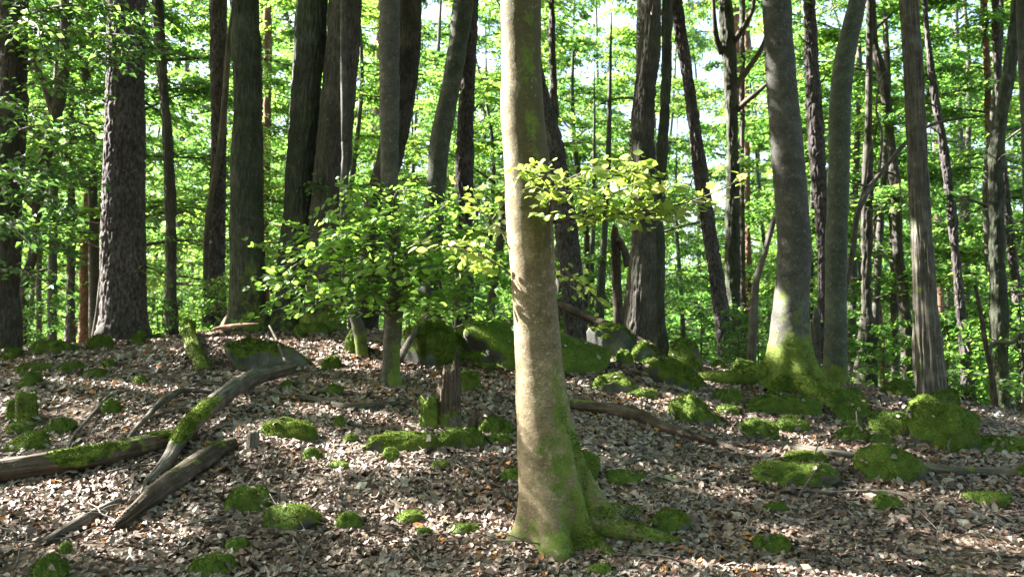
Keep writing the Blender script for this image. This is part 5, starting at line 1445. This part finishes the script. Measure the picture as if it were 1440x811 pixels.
# fewer leaves on top of the moss stones
kk = np.ones(len(Xl), bool)
for (cx, cy, a, b) in OBST:
    q = ((Xl - cx) / a) ** 2 + ((Yl - cy) / b) ** 2
    kk &= ~(q < .8)
dT = np.hypot(Xl - T0['base'][0], Yl - T0['base'][1]); kk &= dT > .17
Xl, Yl = Xl[kk], Yl[kk]
n = len(Xl)
Zl = terrain(Xl, Yl)
e_ = .05
sx = (terrain(Xl + e_, Yl) - terrain(Xl - e_, Yl)) / (2 * e_); sy = (terrain(Xl, Yl + e_) - terrain(Xl, Yl - e_)) / (2 * e_)
Ng = nrm(np.stack([-sx, -sy, np.ones(n)], -1))
Nl = nrm(Ng + rl.normal(0, .30, (n, 3)))
Dl = rl.normal(0, 1, (n, 3)); Dl = nrm(Dl - Nl * (Dl * Nl).sum(1, keepdims=True))
Ll = (.024 + .058 * rl.beta(1.5, 2.3, n)) * np.where(rl.random(n) < .1, 1.45, 1.0) * np.where(Yl > 8, 1.12, 1.0)
Pl = np.stack([Xl, Yl, Zl], -1) + Ng * rl.uniform(.002, .026, n)[:, None] - Dl * (Ll * .5)[:, None]
tint = np.clip(rl.beta(1.7, 1.6, n) * .9 + .26 * fbm(np.stack([Xl, Yl, Xl * 0], -1) * 1.1, 3, 15), 0, .92)
sunny = np.zeros(n, bool)
orange = rl.random(n) < .010 + .05 * (fbm(np.stack([Xl, Yl, Xl * 0], -1) * .9, 2, 37) > .25)
tint = np.where(orange, rl.uniform(.935, 1, n), tint)
# the 300 nearest are parts of the forest floor, the rest one part
order = np.argsort(Yl + np.abs(Xl) * .25 + 2 * (np.abs(Xl) > Yl * .5))[::1]
vis = [i for i in order if 405.5 - F_PX * math.tan(math.atan2(Zl[i] - 1.5, Yl[i]) - PITCH) < 800 and abs(Xl[i]) < Yl[i] * .5][:300]
one = np.zeros(n, bool); one[vis] = True
SP = np.concatenate([p for p, q in STONE_LEAVES]); SN_ = np.concatenate([q for p, q in STONE_LEAVES])
n2 = len(SP); SN_ = nrm(SN_ + rl.normal(0, .25, (n2, 3))); SD = rl.normal(0, 1, (n2, 3)); SD = nrm(SD - SN_ * (SD * SN_).sum(1, keepdims=True)); SL = rl.uniform(.025, .065, n2)
Pl = np.concatenate([Pl, SP - SD * SL[:, None] * .5]); Dl = np.concatenate([Dl, SD]); Nl = np.concatenate([Nl, SN_]); Ll = np.concatenate([Ll, SL]); tint = np.concatenate([tint, np.clip(rl.beta(1.7, 1.6, n2) * .9, 0, .9)]); one = np.concatenate([one, np.zeros(n2, bool)])
V, T, li = leaf_faces(Pl[~one], Dl[~one], Nl[~one], Ll[~one], .60, rl, True, .045)
mb = MB(); mb.add(V, None, T, tint=tint[~one][li])
o = link("leaf_litter", mb.mesh("leaf_litter", M['litter'], None, smooth=False), GROUND); o["kind"] = "stuff"
LS = []
for q in range(16):
    r = np.random.default_rng(800 + q)
    V, T, li = leaf_faces(np.zeros((1, 3)) - [[0, .5, 0]], np.array([[0, 1.0, 0]]), np.array([[0, 0, 1.0]]), 1.0, .60, r, True, .06)
    mb = MB(); mb.add(V, None, T, tint=float([.1, .2, .3, .4, .5, .55, .6, .7, .8, .88, .25, .35, .45, .65, .75, .95][q])); LS.append(mb.mesh("fallen_leaf", M['litter'], None, smooth=False))
for i in vis:
    o = link("fallen_leaf", LS[int(rl.integers(16))], GROUND)
    d = Dl[i]; z = Nl[i]; x = np.cross(d, z)
    m = Matrix(((x[0], d[0], z[0], 0), (x[1], d[1], z[1], 0), (x[2], d[2], z[2], 0), (0, 0, 0, 1)))
    o.matrix_basis = Matrix.Translation(Vector(Pl[i] + d * Ll[i] * .5)) @ m @ Matrix.Scale(float(Ll[i]), 4)
bpy.context.view_layer.update()
